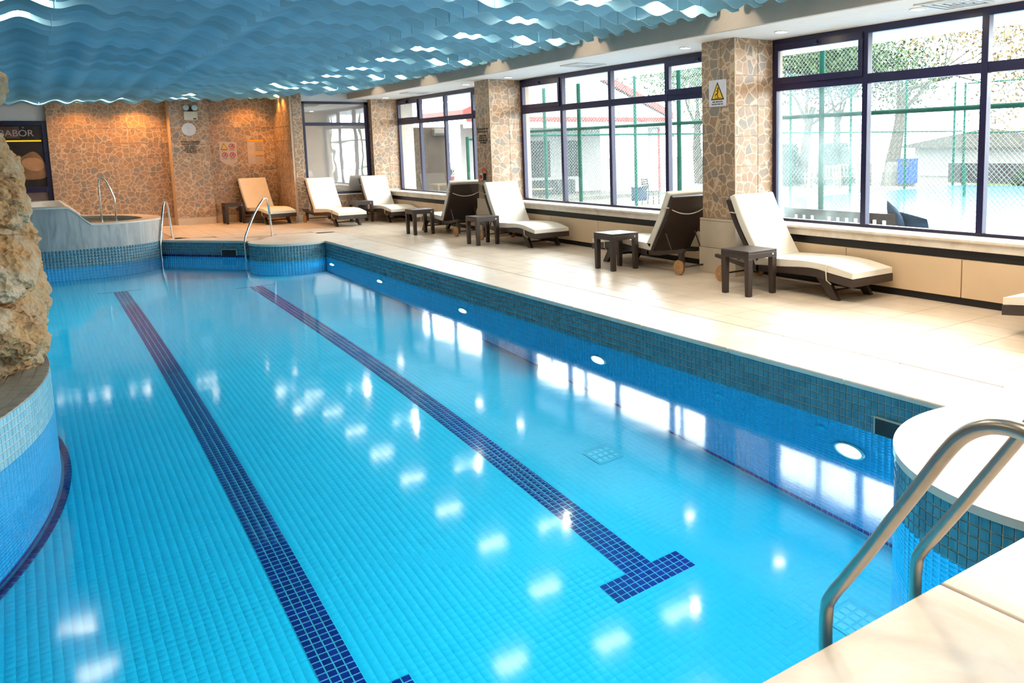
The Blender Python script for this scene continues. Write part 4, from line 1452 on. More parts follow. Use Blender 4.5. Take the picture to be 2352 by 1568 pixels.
def tri_sign(t, cx, cy, s, figure=True):
    h = s * 0.98
    def tri(k, z0, z1, mat, name):
        p = [(cx - s / 2 * k, cy - h / 2 * k + (1 - k) * -h * 0.10), (cx + s / 2 * k, cy - h / 2 * k + (1 - k) * -h * 0.10), (cx, cy + h / 2 * k - (1 - k) * h * 0.12)]
        MB().prism(p, z0, z1).build(name, mat, t)
    tri(1.0, 0.002, 0.004, M['ink'], 'black_border')
    tri(0.80, 0.004, 0.0055, M['sign_yellow'], 'yellow_field')
# slip warning on column 2
t = frame_on('warning_sign', (7.378, 8.04, 2.36), (0, -1, 0), (-1, 0, 0), 'white slip warning sign with yellow triangle on the column', 'sign')
bx('plate', M['sign_white'], -0.165, 0.165, -0.17, 0.17, 0, 0.003, t)
p = [(-0.125, -0.085), (0.125, -0.085), (0.0, 0.145)]
MB().prism(p, 0.003, 0.0045).build('black_border', M['ink'], t)
MB().prism([(-0.098, -0.069), (0.098, -0.069), (0.0, 0.112)], 0.0045, 0.006).build('yellow_field', M['sign_yellow'], t)
f = MB()
def stroke(f, pts, wd, z0, z1):
    for (ax, ay), (bx_, by_) in zip(pts[:-1], pts[1:]):
        d = Vector((bx_ - ax, by_ - ay)).normalized(); q = Vector((-d.y, d.x)) * wd / 2
        f.prism([(ax - q.x, ay - q.y), (bx_ - q.x, by_ - q.y), (bx_ + q.x, by_ + q.y), (ax + q.x, ay + q.y)][::1], z0, z1)
stroke(f, [(0.004, 0.045), (0.012, 0.02), (-0.006, -0.012)], 0.017, 0.006, 0.0072)
stroke(f, [(-0.006, -0.012), (0.004, -0.035), (0.014, -0.058)], 0.012, 0.006, 0.0072)
stroke(f, [(-0.006, -0.012), (-0.034, -0.016), (-0.040, -0.042)], 0.012, 0.006, 0.0072)
stroke(f, [(0.008, 0.032), (-0.014, 0.036), (-0.026, 0.018)], 0.008, 0.006, 0.0072)
stroke(f, [(0.008, 0.032), (0.026, 0.044)], 0.008, 0.006, 0.0072)
stroke(f, [(-0.05, -0.061), (0.06, -0.061)], 0.006, 0.006, 0.0072)
f.cyl((0.012, 0.060, 0.0066), 0.013, 0.0012, n=14)
f.build('slipping_figure', M['ink'], t)
words(t, M['ink'], -0.10, 0.10, -0.118, 0.017, 1, 0.003)
words(t, M['ink'], -0.11, 0.11, -0.147, 0.015, 2, 0.003)
# notice lettering on column 1 and the switch below
t = frame_on('wall_lettering', (7.378, 14.78, 1.95), (0, -1, 0), (-1, 0, 0), 'dark lettering on the column above the red switch', 'lettering')
for i, (wd, y) in enumerate(((0.26, 0.13), (0.25, 0.08), (0.16, 0.0), (0.2, -0.045), (0.22, -0.09), (0.14, -0.135))):
    words(t, M['ink'], -wd, wd * 0.9, y, 0.034, 10 + i, 0.001)
t = frame_on('emergency_switch', (7.378, 14.88, 1.17), (0, -1, 0), (-1, 0, 0), 'red emergency knob with a small plate on the column', 'switch')
bx('box', M['white_plastic'], -0.07, 0.05, -0.06, 0.06, 0, 0.03, t, 0.006)
MB().cyl((0, 0, 0.05), 0.042, 0.04, n=20).build('knob', M['sign_red'], t)
bx('red_plate', M['sign_red'], 0.0, 0.16, 0.10, 0.17, 0, 0.004, t)
bx('black_handset', M['ink'], 0.10, 0.15, -0.07, 0.07, 0, 0.05, t, 0.01)
bx('conduit', M['white_plastic'], 0.11, 0.135, -0.45, -0.07, 0, 0.02, t)
# pilaster: emergency light, clock, lettering
yp = 22.69
t = frame_on('emergency_light', (3.47, yp, 2.66), (1, 0, 0), (0, -1, 0), 'twin headed emergency light above the wall clock', 'lamp')
bx('case', M['grey_plastic'], -0.15, 0.15, -0.11, 0.10, 0, 0.09, t, 0.008)
bx('dark_label', M['ink'], 0.05, 0.12, -0.09, -0.06, 0.09, 0.094, t)
bx('neck', M['ink'], -0.06, 0.06, 0.10, 0.22, 0.01, 0.05, t)
for s in (-1, 1):
    h = MB().tube([(s * 0.095, 0.19, 0.0), (s * 0.095, 0.19, 0.05), (s * 0.095, 0.19, 0.10)], [0.03, 0.062, 0.072], 18).build('lamp_head', M['grey_plastic'], t, smooth='auto')
    MB().cyl((s * 0.095, 0.19, 0.102), 0.062, 0.008, n=18).build('lamp_glass', M['chrome'], h)
t = frame_on('wall_clock', (3.41, yp, 2.33), (1, 0, 0), (0, -1, 0), 'round white wall clock on the tiled pilaster', 'clock')
MB().cyl((0, 0, 0.015), 0.155, 0.03, n=36).build('case', M['white_plastic'], t, bevel=0.006)
MB().cyl((0, 0, 0.031), 0.14, 0.003, n=36).build('face', M['sign_white'], t)
for k in range(12):
    a = k * PI / 6
    f = MB()
    stroke(f, [(0.112 * math.sin(a), 0.112 * math.cos(a)), (0.13 * math.sin(a), 0.13 * math.cos(a))], 0.009, 0.0325, 0.0335)
    f.build('hour_mark', M['grey_plastic'], t)
f = MB(); stroke(f, [(0, 0), (-0.02, 0.075)], 0.011, 0.033, 0.035); f.build('hour_hand', M['grey_plastic'], t)
f = MB(); stroke(f, [(0, 0), (0.015, -0.105)], 0.008, 0.035, 0.037); f.build('minute_hand', M['grey_plastic'], t)
t = frame_on('wall_lettering', (3.43, yp, 1.90), (1, 0, 0), (0, -1, 0), 'dark lettering on the pilaster below the clock', 'lettering')
for i, (wd, y) in enumerate(((0.21, 0.11), (0.21, 0.055), (0.14, -0.005), (0.13, -0.05), (0.19, -0.095), (0.10, -0.14))):
    words(t, M['ink'], -wd, wd, y, 0.038, 30 + i, 0.001)
# rule sheets
yn = 22.99
t = frame_on('pictogram_sheet', (4.32, yn, 1.76), (1, 0, 0), (0, -1, 0), 'pale sheet with four warning and prohibition pictograms', 'sign')
MB().prism([(-0.21, -0.20), (-0.10, -0.29), (0.06, -0.32), (0.20, -0.24), (0.20, 0.25), (-0.20, 0.27)], 0, 0.003).build('sheet', M['sign_white'] if False else plain('sheet_paper', (0.62, 0.50, 0.42), 0.4), t)
tri_sign(t, -0.095, 0.15, 0.17)
for (cx, cy), s in zip(((0.09, 0.15), (-0.085, -0.07), (0.095, -0.07)), (3, 4, 5)):
    MB().tube([(cx + 0.064 * math.cos(a * PI / 14), cy + 0.064 * math.sin(a * PI / 14), 0.005) for a in range(28)], 0.009, 6, closed=True).build('red_ring', M['sign_red'], t)
    f = MB(); stroke(f, [(cx - 0.045, cy + 0.045), (cx + 0.045, cy - 0.045)], 0.011, 0.005, 0.008); f.build('red_bar', M['sign_red'], t)
    f = MB(); stroke(f, [(cx - 0.03, cy - 0.03), (cx, cy + 0.012), (cx + 0.03, cy - 0.01)], 0.016, 0.003, 0.005); f.cyl((cx + 0.014, cy + 0.032, 0.004), 0.013, 0.002, n=10); f.build('black_figure', M['ink'], t)
for i, y in enumerate((0.045, -0.175)):
    words(t, M['ink'], -0.16, -0.03, y, 0.014, 40 + i, 0.003); words(t, M['ink'], 0.03, 0.16, y, 0.014, 50 + i, 0.003)
t = frame_on('rule_board', (4.97, yn, 1.77), (1, 0, 0), (0, -1, 0), 'clear rule board with two amber strips in the niche', 'sign')
bx('board', M['film'], -0.20, 0.20, -0.33, 0.30, 0, 0.004, t)
bx('pale_photo', plain('pale_print', (0.55, 0.47, 0.44), 0.4), -0.19, -0.03, -0.31, 0.24, 0.004, 0.006, t)
bx('amber_strip', M['amber'], -0.19, 0.20, 0.255, 0.295, 0.004, 0.008, t)
bx('amber_strip', M['amber'], -0.15, 0.21, -0.075, -0.035, 0.004, 0.008, t)
for i in range(6):
    words(t, M['ink'], 0.0, 0.18, 0.20 - i * 0.045 if i < 5 else -0.13, 0.018, 60 + i, 0.004)

# poster door -------------------------------------------------------------------
M['poster_dark'] = plain('poster_dark', (0.022, 0.014, 0.012), 0.25)
def gradient_print(name, c0, c1, sc_=3.0):
    return plain(name, [(a + b2) / 2 for a, b2 in zip(c0, c1)], 0.3, 0.25, sc_)
t = frame_on('poster_door', (-0.12, 23.22, 0.0), (1, 0, 0), (0, -1, 0), 'black framed door panel with a dark brand poster and yellow strip', 'poster')
f = MB()
f.box(-0.80, -0.72, 0.0, 2.54, 0, 0.06).box(0.60, 0.69, 0.0, 2.54, 0, 0.06).box(-0.72, 0.60, 2.44, 2.54, 0, 0.06).box(-0.72, 0.60, 0.93, 1.05, 0, 0.06)
f.build('door_frame', M['frame'], t, bevel=0.005)
bx('poster_sheet', M['poster_dark'], -0.72, 0.60, 1.05, 2.44, 0, 0.012, t)
bx('lower_panel', plain('door_panel', (0.16, 0.11, 0.09), 0.4), -0.72, 0.60, 0.0, 0.93, 0, 0.012, t)
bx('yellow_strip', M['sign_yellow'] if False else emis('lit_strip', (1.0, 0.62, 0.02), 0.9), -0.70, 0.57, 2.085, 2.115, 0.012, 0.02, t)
bx('brown_band', plain('poster_brown', (0.10, 0.045, 0.03), 0.3, 0.2, 6.0), -0.70, 0.18, 2.16, 2.42, 0.012, 0.014, t)
MB().prism([tuple(p)[:2] for p in catmull([(-0.68, 1.30, 0), (0.0, 1.24, 0), (0.58, 1.26, 0), (0.58, 1.62, 0), (0.40, 1.86, 0), (0.1, 1.72, 0), (-0.2, 1.82, 0), (-0.68, 1.86, 0)], 4, True)], 0.012, 0.014).build('printed_cloth', plain('poster_tan', (0.22, 0.11, 0.045), 0.35, 0.3, 4.0), t)
MB().prism([tuple(p)[:2] for p in catmull([(0.16, 1.58, 0), (0.28, 1.45, 0), (0.46, 1.42, 0), (0.57, 1.50, 0), (0.56, 1.64, 0), (0.40, 1.72, 0), (0.22, 1.69, 0)], 5, True)], 0.014, 0.016).build('printed_shape', plain('poster_skin', (0.42, 0.22, 0.10), 0.35, 0.15, 6.0), t)
tx = bpy.data.curves.new('poster_title', 'FONT')
tx.body = 'BABOR'
tx.size = 0.205
tx.align_x = 'CENTER'
tx.extrude = 0.002
tx.materials.append(plain('poster_letter', (0.42, 0.36, 0.34), 0.4))
to = link('poster_title', tx, t)
to.location = (0.12, 2.205, 0.016)
to.scale = (0.98, 1.0, 1.0)
f = MB(); stroke(f, [(0.255, 2.38), (0.255, 2.42)], 0.008, 0.016, 0.018); stroke(f, [(0.235, 2.40), (0.275, 2.40)], 0.008, 0.016, 0.018); f.build('title_mark', bpy.data.materials['poster_letter'], t)

# ------------------------------------------------------------------ outside
ZG, ZCT = -0.15, -0.30
M['pave'] = plain('outside_paving', (0.62, 0.61, 0.59), 0.6, 0.12, 2.0, spec=0.04)
M['grass'] = plain('lawn', (0.05, 0.08, 0.02), 0.9, 0.3, 5.0, spec=0.04)
M['court'] = plain('wet_blue_court', (0.05, 0.13, 0.21), 0.12, 0.15, 0.5, spec=0.5)
M['green'] = plain('green_fence_paint', (0.006, 0.052, 0.034), 0.45, 0.1, spec=0.04)
M['wire'] = plain('galvanised_wire', (0.16, 0.20, 0.19), 0.5, metal=0.6, spec=0.04)
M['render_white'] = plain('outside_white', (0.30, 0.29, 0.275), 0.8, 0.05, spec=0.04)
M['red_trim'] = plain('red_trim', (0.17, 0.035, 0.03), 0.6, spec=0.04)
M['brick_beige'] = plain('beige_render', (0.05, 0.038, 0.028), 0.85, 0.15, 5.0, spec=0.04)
M['bark'] = plain('bark', (0.05, 0.036, 0.025), 0.9, 0.3, 12.0, spec=0.04)
M['leaf_green'] = plain('green_leaves', (0.04, 0.062, 0.022), 0.7, 0.35, 3.0, spec=0.04)
M['leaf_dark'] = plain('dark_leaves', (0.018, 0.033, 0.02), 0.7, 0.3, 3.0, spec=0.04)
M['leaf_yellow'] = plain('yellow_leaves', (0.13, 0.085, 0.028), 0.7, 0.3, 3.0, spec=0.04)
M['twig'] = plain('twigs', (0.07, 0.045, 0.03), 0.9, 0.2, spec=0.04)
M['bin_blue'] = plain('blue_bin', (0.003, 0.030, 0.20), 0.4, spec=0.04)
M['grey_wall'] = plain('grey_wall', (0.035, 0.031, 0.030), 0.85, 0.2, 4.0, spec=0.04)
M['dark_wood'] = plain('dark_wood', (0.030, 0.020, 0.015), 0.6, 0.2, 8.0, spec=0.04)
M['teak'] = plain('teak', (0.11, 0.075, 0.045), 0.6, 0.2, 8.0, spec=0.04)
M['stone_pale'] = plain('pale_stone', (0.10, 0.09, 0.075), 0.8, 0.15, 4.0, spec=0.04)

g = flat('ground_paving', [[(8.2, -10), (10.35, -10), (10.35, 40), (8.2, 40)]], ZG, M['pave']); tag(g, 'wet paved strip outside the windows', kind='structure')
g = flat('ground_court', [[(10.35, -30), (34.2, -30), (34.2, 20.9), (10.35, 20.9)]], ZCT, M['court']); tag(g, 'wet pale blue sports court outside', kind='structure')
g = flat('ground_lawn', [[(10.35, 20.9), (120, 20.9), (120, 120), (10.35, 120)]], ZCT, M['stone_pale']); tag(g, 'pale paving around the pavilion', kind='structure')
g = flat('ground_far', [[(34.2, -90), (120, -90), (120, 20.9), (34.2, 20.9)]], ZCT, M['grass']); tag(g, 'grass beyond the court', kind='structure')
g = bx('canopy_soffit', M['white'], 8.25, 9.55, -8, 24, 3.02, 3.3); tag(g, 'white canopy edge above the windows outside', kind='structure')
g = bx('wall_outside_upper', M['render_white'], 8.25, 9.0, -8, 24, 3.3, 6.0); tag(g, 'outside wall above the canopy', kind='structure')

def mesh_field(p0, p1, z0, z1, step, r):
    """chain-link wires in the vertical plane p0-p1"""
    p0, p1 = Vector(p0), Vector(p1)
    L = (p1 - p0).length
    u = (p1 - p0) / L
    H = z1 - z0
    mb = MB()
    nn = Vector((-u.y, u.x))
    def wire(s0, h0, s1, h1):
        a = p0 + u * s0; b2 = p0 + u * s1
        d = Vector((s1 - s0, h1 - h0)).normalized()
        q = (u * (-d.y)) * r; qz = d.x * r
        o = nn * r
        vs_ = []
        for c, h in ((a, z0 + h0), (b2, z0 + h1)):
            vs_ += [(c.x + q.x, c.y + q.y, h + qz), (c.x - q.x * .5 + o.x, c.y - q.y * .5 + o.y, h - qz * .5), (c.x - q.x * .5 - o.x, c.y - q.y * .5 - o.y, h - qz * .5)]
        mb.add(vs_, [(0, 1, 4, 3), (1, 2, 5, 4), (2, 0, 3, 5)])
    k = -H
    while k < L:
        s0, s1 = max(k, 0), min(k + H, L)
        if s1 > s0:
            wire(s0, s0 - k, s1, s1 - k)
            wire(s0, H - (s0 - k), s1, H - (s1 - k))
        k += step
    return mb
def fence(name, label, p0, p1, z0, z1, posts, rails, pr, rr, step, wr_):
    t = empty(name)
    tag(t, label, 'fence')
    p0, p1 = Vector(p0), Vector(p1)
    u = (p1 - p0).normalized()
    for s in posts:
        c = p0 + u * s
        MB().tube([(c.x, c.y, z0), (c.x, c.y, z1)], pr, 12).build('post', M['green'], t, smooth='auto')
    for z in rails:
        MB().tube([(p0.x, p0.y, z), (p1.x, p1.y, z)], rr, 10).build('rail', M['green'], t, smooth='auto')
    o = mesh_field(p0, p1, z0, z1, step, wr_).build('chain_link', M['wire'], t, fix=False)
    o['kind'] = 'stuff'
fence('court_fence', 'green tubular fence with chain link close outside the windows', (10.2, -2.0), (10.2, 20.9), ZG, 4.2, [0.32 + 3.47 * k for k in range(7)], (2.12, 4.15), 0.045, 0.036, 0.075, 0.003)
fence('court_fence', 'green chain link fence across the far side of the court', (34.0, -12.0), (34.0, 20.9), ZCT, 4.2, [3.0 * k for k in range(12)], (2.0, 4.15), 0.05, 0.035, 0.22, 0.005)
fence('court_fence', 'green chain link fence in front of the white pavilion', (10.3, 21.05), (33.9, 21.05), ZCT, 4.2, [2.2, 5.5, 8.8, 12.6, 16.0, 19.5, 23.0], (2.08,), 0.05, 0.035, 0.10, 0.003)
# second, closer line of posts of the court
t = empty('gate')
tag(t, 'green metal gate standing beyond the far window', 'gate')
for x in (10.28, 10.72, 11.6):
    MB().tube([(x, 21.6, ZG), (x, 21.6, 2.06)], 0.045, 10).build('post', M['green'], t)
for z in (0.72, 2.0):
    MB().tube([(10.28, 21.6, z), (11.6, 21.6, z)], 0.035, 10).build('rail', M['green'], t)
tag(mesh_field((10.28, 21.6), (11.6, 21.6), 0.0, 2.0, 0.07, 0.003).build('chain_link', M['wire'], t, fix=False), kind='stuff')
t = empty('pole_sign', (10.05, 19.7, ZG))
tag(t, 'green pole with a hanging yellow board outside the far window', 'sign')
MB().tube([(0, 0, 0), (0, 0, 3.0)], 0.04, 10).build('pole', M['green'], t)
MB().cyl((0, 0, 3.02), 0.085, 0.34, n=16).build('lamp_can', M['green'], t)
bx('board', plain('yellow_board', (0.17, 0.13, 0.05), 0.5), 0.04, 0.07, -0.16, 0.16, 2.1, 2.75, t)
for z in (2.2, 2.42, 2.62):
    bx('board_panel', M['stone_pale'], 0.035, 0.04, -0.11, 0.11, z, z + 0.12, t)

# pavilion with red trimmed roof
t = empty('pavilion', (17.5, 27.0, ZCT))
tag(t, 'white pavilion with red trimmed gable roof beyond the fence', 'building')
def pb(n, mt, x0, x1, y0, y1, z0, z1):
    return bx(n, mt, x0 - 17.5, x1 - 17.5, y0 - 27.0, y1 - 27.0, z0 - ZCT, z1 - ZCT, t)
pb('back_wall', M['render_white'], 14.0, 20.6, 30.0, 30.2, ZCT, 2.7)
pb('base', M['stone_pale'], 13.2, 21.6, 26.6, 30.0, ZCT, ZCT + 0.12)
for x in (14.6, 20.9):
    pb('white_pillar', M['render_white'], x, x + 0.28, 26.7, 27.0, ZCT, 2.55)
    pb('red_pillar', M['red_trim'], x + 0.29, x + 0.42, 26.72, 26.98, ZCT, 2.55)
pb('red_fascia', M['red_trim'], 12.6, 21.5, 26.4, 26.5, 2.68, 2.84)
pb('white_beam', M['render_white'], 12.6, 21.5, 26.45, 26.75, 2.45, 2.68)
mb = MB()
mb.prism([(12.6 - 17.5, 0), (21.5 - 17.5, 0), (17.2 - 17.5, 1.75)], 0, 0.1)
gb = mb.build('gable', M['render_white'], t)
gb.rotation_euler = (R(90), 0, 0); gb.location = (0, 26.52 - 27.0, 2.84 - ZCT)
for a, b2 in (((21.7, 2.78), (17.2, 4.70)), ((12.4, 2.78), (17.2, 4.70))):
    mb = MB()
    mb.extrude_x([(a[0] - 17.5, a[1] - ZCT), (b2[0] - 17.5, b2[1] - ZCT), (b2[0] - 17.5, b2[1] - ZCT + 0.28), (a[0] - 17.5, a[1] - ZCT + 0.28)], -0.7, 3.0)
    mb.v = [(y, x, z) for x, y, z in mb.v]
    mb.build('roof_slope', M['red_trim'], t)
for x in (15.4, 17.0, 18.6):
    wnd = pb('window', M['grey_wall'], x, x + 1.0, 29.95, 30.0, 0.5, 2.0)
pb('stair', M['grey_wall'], 15.0, 18.6, 29.0, 29.4, ZCT, 0.4)
# bistro set
def bistro_table(x, y, z, label):
    t = empty('bistro_table', (x, y, z)); tag(t, label, 'table')
    MB().cyl((0, 0, 0.72), 0.40, 0.03, n=24).build('table_top', M['teak'], t)
    for a in range(3):
        q = a * 2 * PI / 3
        MB().tube([(0.08 * math.cos(q + PI), 0.08 * math.sin(q + PI), 0.70), (0.32 * math.cos(q), 0.32 * math.sin(q), 0.0)], 0.018, 8).build('leg', M['teak'], t)
bistro_table(13.2, 22.6, ZCT, 'small round garden table beyond the middle window')
def garden_chair(x, y, z, rz, label, mat):
    t = empty('garden_chair', (x, y, z), rz); tag(t, label, 'chair')
    for sx in (-0.2, 0.2):
        MB().tube([(sx, -0.2, 0), (sx, -0.2, 0.45)], 0.014, 8).build('leg', mat, t)
        MB().tube([(sx, 0.25, 0), (sx, 0.2, 0.45), (sx, 0.26, 0.9)], 0.014, 8).build('leg', mat, t)
    bx('seat', mat, -0.22, 0.22, -0.22, 0.22, 0.43, 0.46, t)
    for k in range(5):
        bx('back_slat', mat, -0.2, 0.2, 0.215 + 0.01 * k, 0.235 + 0.01 * k, 0.53 + 0.075 * k, 0.57 + 0.075 * k, t)
garden_chair(12.7, 22.3, ZCT, 1.8, 'slatted garden chair beside the small round garden table', M['teak'])
garden_chair(17.6, 22.6, ZCT, 0.4, 'dark slatted garden chair behind the sign column', M['dark_wood'])
t = empty('crate', (18.6, 24.6, ZCT)); tag(t, 'small dark blue crate in front of the pavilion', 'crate')
M['crate_blue'] = plain('dark_blue_crate', (0.006, 0.014, 0.045), 0.6, spec=0.04)
bx('crate_body', M['crate_blue'], -0.22, 0.22, -0.2, 0.2, 0, 0.45, t, 0.02); bx('crate_lid', M['crate_blue'], -0.24, 0.24, -0.22, 0.22, 0.45, 0.5, t, 0.015)

# wing wall with air conditioner, plant table
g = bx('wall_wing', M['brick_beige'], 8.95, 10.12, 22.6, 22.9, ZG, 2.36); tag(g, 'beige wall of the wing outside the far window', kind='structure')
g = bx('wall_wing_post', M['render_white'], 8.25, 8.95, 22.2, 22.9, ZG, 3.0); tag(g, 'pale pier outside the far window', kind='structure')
t = empty('air_conditioner', (9.86, 22.5, 2.22)); tag(t, 'white air conditioner box on the wing wall', 'air conditioner')
bx('case', M['stone_pale'], -0.22, 0.22, -0.12, 0.1, -0.1, 0.1, t, 0.02); bx('grille', M['grey_wall'], -0.2, 0.2, -0.125, -0.12, -0.09, -0.03, t)
t = empty('plant_table', (9.75, 21.9, ZG)); tag(t, 'small wooden table below the potted plant outside', 'table')
bx('table_top', M['teak'], -0.42, 0.42, -0.28, 0.28, 0.88, 0.92, t)
for sx in (-0.37, 0.37):
    for sy in (-0.23, 0.23): bx('leg', M['teak'], sx - 0.025, sx + 0.025, sy - 0.025, sy + 0.025, 0, 0.88, t)
t = empty('potted_plant', (9.85, 21.9, ZG + 0.92)); tag(t, 'leafy plant in a pink pot on the outside table', 'plant')
MB().tube([(0, 0, 0), (0, 0, 0.2)], [0.09, 0.13], 18).build('pot', plain('pink_pot', (0.22, 0.05, 0.06), 0.5), t)
rnd = random.Random(3)
for k in range(26):
    a = rnd.uniform(0, 2 * PI); l = rnd.uniform(0.22, 0.42); e = rnd.uniform(0.25, 1.2)
    d = Vector((math.cos(a) * math.cos(e), math.sin(a) * math.cos(e), math.sin(e)))
    s = d.cross(Vector((0, 0, 1))).normalized() * 0.022
    p0 = Vector((0, 0, 0.2)); p1 = p0 + d * l * 0.6; p2 = p1 + (d * 0.4 + Vector((0, 0, -0.25))) * l
    MB().add([p0 - s * .3, p0 + s * .3, p1 + s, p1 - s, p2 + Vector((0, 0, 0.004))], [(0, 1, 2, 3), (3, 2, 4)]).build('leaf', M['leaf_green'], t, fix=False)

# garden bench right outside with cushions
t = empty('garden_bench', (9.3, 7.65, ZG)); tag(t, 'dark wooden bench close outside the nearest window', 'bench')
bx('top_rail', M['dark_wood'], -0.03, 0.03, -0.98, 0.98, 0.80, 0.89, t, 0.006)
bx('lower_rail', M['dark_wood'], -0.03, 0.03, -0.95, 0.95, 0.52, 0.58, t, 0.006)
for k in range(12):
    y = -0.86 + k * 0.156
    bx('back_slat', M['dark_wood'], -0.015, 0.015, y - 0.04, y + 0.04, 0.58, 0.80, t)
for k in range(4): bx('seat_slat', M['dark_wood'], 0.06 + k * 0.12, 0.16 + k * 0.12, -0.95, 0.95, 0.42, 0.45, t)
for y in (-0.95, 0.95):
    bx('back_leg', M['dark_wood'], -0.035, 0.035, y - 0.035, y + 0.035, 0, 0.9, t); bx('front_leg', M['dark_wood'], 0.46, 0.53, y - 0.035, y + 0.035, 0, 0.62, t)
    bx('arm_rest', M['dark_wood'], -0.03, 0.56, y - 0.04, y + 0.04, 0.62, 0.66, t)
def pillow(x, y, z, rx, rz, label):
    bm = bmesh.new()
    bmesh.ops.create_cube(bm, size=1.0)
    bmesh.ops.subdivide_edges(bm, edges=bm.edges, cuts=6, use_grid_fill=True)
    for v in bm.verts:
        k = (1 - (2 * v.co.x) ** 4 * 0.85) * (1 - (2 * v.co.y) ** 4 * 0.85)
        v.co.z *= max(0.06, k)
        v.co = Vector((v.co.x * 0.46, v.co.y * 0.46, v.co.z * 0.15))
    me = bpy.data.meshes.new('pillow'); bm.to_mesh(me); bm.free()
    me.materials.append(bpy.data.materials.get('pillow_blue') or plain('pillow_blue', (0.012, 0.024, 0.04), 0.8, spec=0.04))
    for p in me.polygons: p.use_smooth = True
    o = link('cushion', me); o.location = (x, y, z); o.rotation_euler = (rx, R(60), rz)
    tag(o, label, 'cushion', 'dark blue cushions on the outside bench')
pillow(9.48, 6.80, 0.62, R(45), 0.1, 'dark blue cushion standing on its corner on the outside bench')
pillow(9.62, 6.62, 0.52, R(20), 0.3, 'dark blue cushion leaning at the end of the outside bench')

# across the court: bin, stone, benches, low wall, trees
t = empty('litter_bin', (32.0, 22.5 * 32 / 32 - 2.2, ZCT)); t.location = (32.0, 22.45, ZCT)
tag(t, 'bright blue litter bin across the court', 'bin')
MB().box(-0.3, 0.3, -0.33, 0.33, 0.12, 1.2).build('bin_body', M['bin_blue'], t, bevel=0.05)
bx('opening', M['black'], -0.31, -0.29, -0.27, 0.1, 0.92, 1.12, t); bx('foot', M['black'], -0.2, 0.2, -0.25, 0.25, 0, 0.12, t)
MB().box(-0.32, 0.32, -0.35, 0.35, 1.17, 1.23).build('bin_lid', M['bin_blue'], t, bevel=0.02)
o = MB().tube([(32.2, 23.4, ZCT), (32.2, 23.4, 0.3), (32.2, 23.4, 0.75)], [0.5, 0.42, 0.25], 9).build('boulder_stone', M['stone_pale']); tag(o, 'pale stone block beside the blue bin', 'stone')
def park_bench(x, y, rz, label):
    t = empty('park_bench', (x, y, ZCT), rz); tag(t, label, 'bench', 'wooden benches across the court')
    for k in range(4): bx('seat_slat', M['teak'], -0.75, 0.75, -0.25 + k * 0.13, -0.15 + k * 0.13, 0.42, 0.45, t)
    for k in range(9): bx('back_slat', M['teak'], -0.7 + k * 0.17, -0.64 + k * 0.17, 0.26, 0.29, 0.5, 0.95, t)
    bx('top_rail', M['teak'], -0.75, 0.75, 0.25, 0.30, 0.92, 1.0, t)
    for sx in (-0.72, 0.72):
        bx('leg', M['teak'], sx - 0.03, sx + 0.03, 0.24, 0.30, 0, 0.95, t); bx('leg', M['teak'], sx - 0.03, sx + 0.03, -0.28, -0.22, 0, 0.65, t); bx('arm_rest', M['teak'], sx - 0.03, sx + 0.03, -0.28, 0.28, 0.62, 0.66, t)
park_bench(31.0, 24.6, R(-60), 'wooden bench left of the pale stone block')
park_bench(28.6, 24.4, R(-80), 'wooden bench seen through the misted pane')
g = bx('wall_far_low', M['grey_wall'], 36.0, 36.4, -30, 23.0, ZCT, 0.6); tag(g, 'low grey wall behind the court fence', kind='structure')
t = empty('net_post', (27.0, 16.6, ZCT)); tag(t, 'short green net post on the court', 'post'); MB().tube([(0, 0, 0), (0, 0, 1.05)], 0.05, 10).build('post', M['green'], t)
bx('cap', M['green'], -0.06, 0.06, -0.06, 0.06, 1.05, 1.09, t)
t = empty('garden_shelter', (44, 24, ZCT)); tag(t, 'low shelter with a broad pale roof beyond the court', 'building')
bx('wall', M['render_white'], -2, 2, -5, 5, 0, 1.6, t); MB().extrude_x([(-6, 1.6), (6, 1.6), (0, 2.6)], -3, 3).build('roof', M['stone_pale'], t)
bx('post', M['grey_wall'], -2.8, -2.6, -5.6, -5.4, 0, 1.6, t)

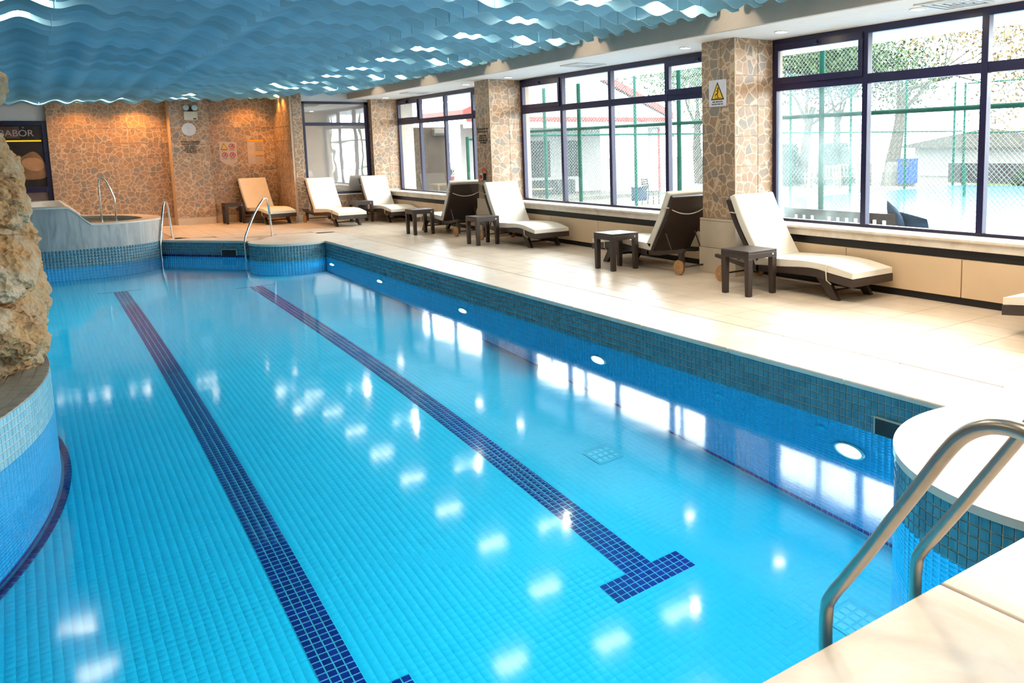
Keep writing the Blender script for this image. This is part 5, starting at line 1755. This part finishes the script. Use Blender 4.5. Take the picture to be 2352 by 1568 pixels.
def tree(x, y, label, h, trunk_r, leaf, nleaf, spread, seed, bare=0.5, zlow=0.35):
    rnd = random.Random(seed)
    t = empty('tree', (x, y, ZCT)); tag(t, label, 'tree', 'trees around the court')
    mb = MB()
    tips = []
    def grow(p, d, l, r, lvl):
        pts = [p]
        rr = [r]
        q = p.copy(); dd = d.copy()
        for k in range(4):
            dd = (dd + Vector((rnd.uniform(-1, 1), rnd.uniform(-1, 1), rnd.uniform(-0.4, 0.6))) * 0.16).normalized()
            q = q + dd * l / 4
            pts.append(q.copy()); rr.append(r * (1 - 0.13 * (k + 1)))
        mb.tube(pts, rr, 7 if lvl < 2 else 4, caps=False)
        tips.append((q.copy(), lvl))
        if lvl < 4 and l > 0.25:
            for k in range(3 if lvl < 3 else 2):
                a = rnd.uniform(0, 2 * PI)
                s = dd.cross(Vector((math.cos(a), math.sin(a), 0.3))).normalized()
                nd = (dd * rnd.uniform(0.45, 0.9) + s * rnd.uniform(0.5, 0.9) + Vector((0, 0, 0.1))).normalized()
                st_ = pts[rnd.choice((2, 3, 4))] if lvl else pts[rnd.choice((3, 4))]
                grow(st_.copy(), nd, l * rnd.uniform(0.58, 0.78), rr[-1] * 0.66, lvl + 1)
    grow(Vector((0, 0, 0)), Vector((rnd.uniform(-.1, .1), rnd.uniform(-.1, .1), 1)), h * 0.42, trunk_r, 0)
    mb.build('branches', M['bark'], t, fix=False)
    lm = MB()
    cand = [p for p, l in tips if l >= 2]
    for _ in range(nleaf):
        c = rnd.choice(cand) + Vector((rnd.gauss(0, spread), rnd.gauss(0, spread), rnd.gauss(0, spread * 0.7)))
        if c.z < 0.3: continue
        a = Vector((rnd.uniform(-1, 1), rnd.uniform(-1, 1), rnd.uniform(-1, 1))).normalized()
        b2 = a.cross(Vector((rnd.uniform(-1, 1), rnd.uniform(-1, 1), rnd.uniform(-1, 1)))).normalized()
        s = rnd.uniform(0.07, 0.15)
        lm.add([c - a * s, c + b2 * s * 0.5, c + a * s, c - b2 * s * 0.5], [(0, 1, 2, 3)])
    lo = lm.build('foliage', leaf, t, fix=False)
    lo['kind'] = 'stuff'
tree(33.2, 24.2, 'half bare tree with a thick trunk beside the blue bin', 10.5, 0.38, M['leaf_yellow'], 2600, 0.5, 11)
tree(31.0, 27.8, 'green leafy tree behind the wooden benches', 9.0, 0.3, M['leaf_green'], 6000, 0.6, 12)
tree(29.0, 33.0, 'dense green tree right of the pavilion', 9.0, 0.3, M['leaf_green'], 6500, 0.7, 13)
tree(39.0, 19.0, 'bare branched tree beyond the court fence', 9.5, 0.28, M['leaf_yellow'], 1500, 0.5, 14)
tree(40.0, 12.0, 'bare branched tree at the right beyond the court', 10.0, 0.28, M['leaf_yellow'], 1200, 0.5, 15)
tree(26.5, 40.0, 'pale green tree behind the pavilion', 8.0, 0.25, M['leaf_green'], 5000, 0.8, 16)
tree(36.0, 30.0, 'dark evergreen behind the benches', 9.0, 0.3, M['leaf_dark'], 12000, 0.7, 17)
for i, (x, y, l) in enumerate(((29.2, 27.2, 'dark clipped shrub left of the benches'), (31.6, 26.2, 'dark clipped shrub behind the wooden bench'), (35.0, 18.5, 'low green shrub along the low grey wall'), (35.0, 14.0, 'low green shrub at the right along the low grey wall'))):
    rnd = random.Random(100 + i)
    t = empty('shrub', (x, y, ZCT)); tag(t, l, 'shrub', 'shrubs around the court')
    hh = 1.9 if i < 2 else 0.55
    lm = MB()
    for _ in range(3500):
        a = rnd.uniform(0, 2 * PI); q = math.sqrt(rnd.random()); zz = rnd.random()
        rr_ = (1.0 if i < 2 else 0.75) * q * (1 - 0.4 * zz)
        c = Vector((rr_ * math.cos(a) * (0.8 if i >= 2 else 1), rr_ * math.sin(a), hh * zz + 0.05))
        d = Vector((rnd.uniform(-1, 1), rnd.uniform(-1, 1), rnd.uniform(-1, 1))).normalized(); e = d.cross(Vector((0.3, 0.5, 0.8))).normalized()
        s = rnd.uniform(0.05, 0.12)
        lm.add([c - d * s, c + e * s * 0.5, c + d * s, c - e * s * 0.5], [(0, 1, 2, 3)])
    tag(lm.build('foliage', M['leaf_dark'] if i < 2 else M['leaf_green'], t, fix=False), kind='stuff')
    MB().tube([(0, 0, 0), (0, 0, hh * 0.6)], 0.05, 6).build('stem', M['bark'], t)
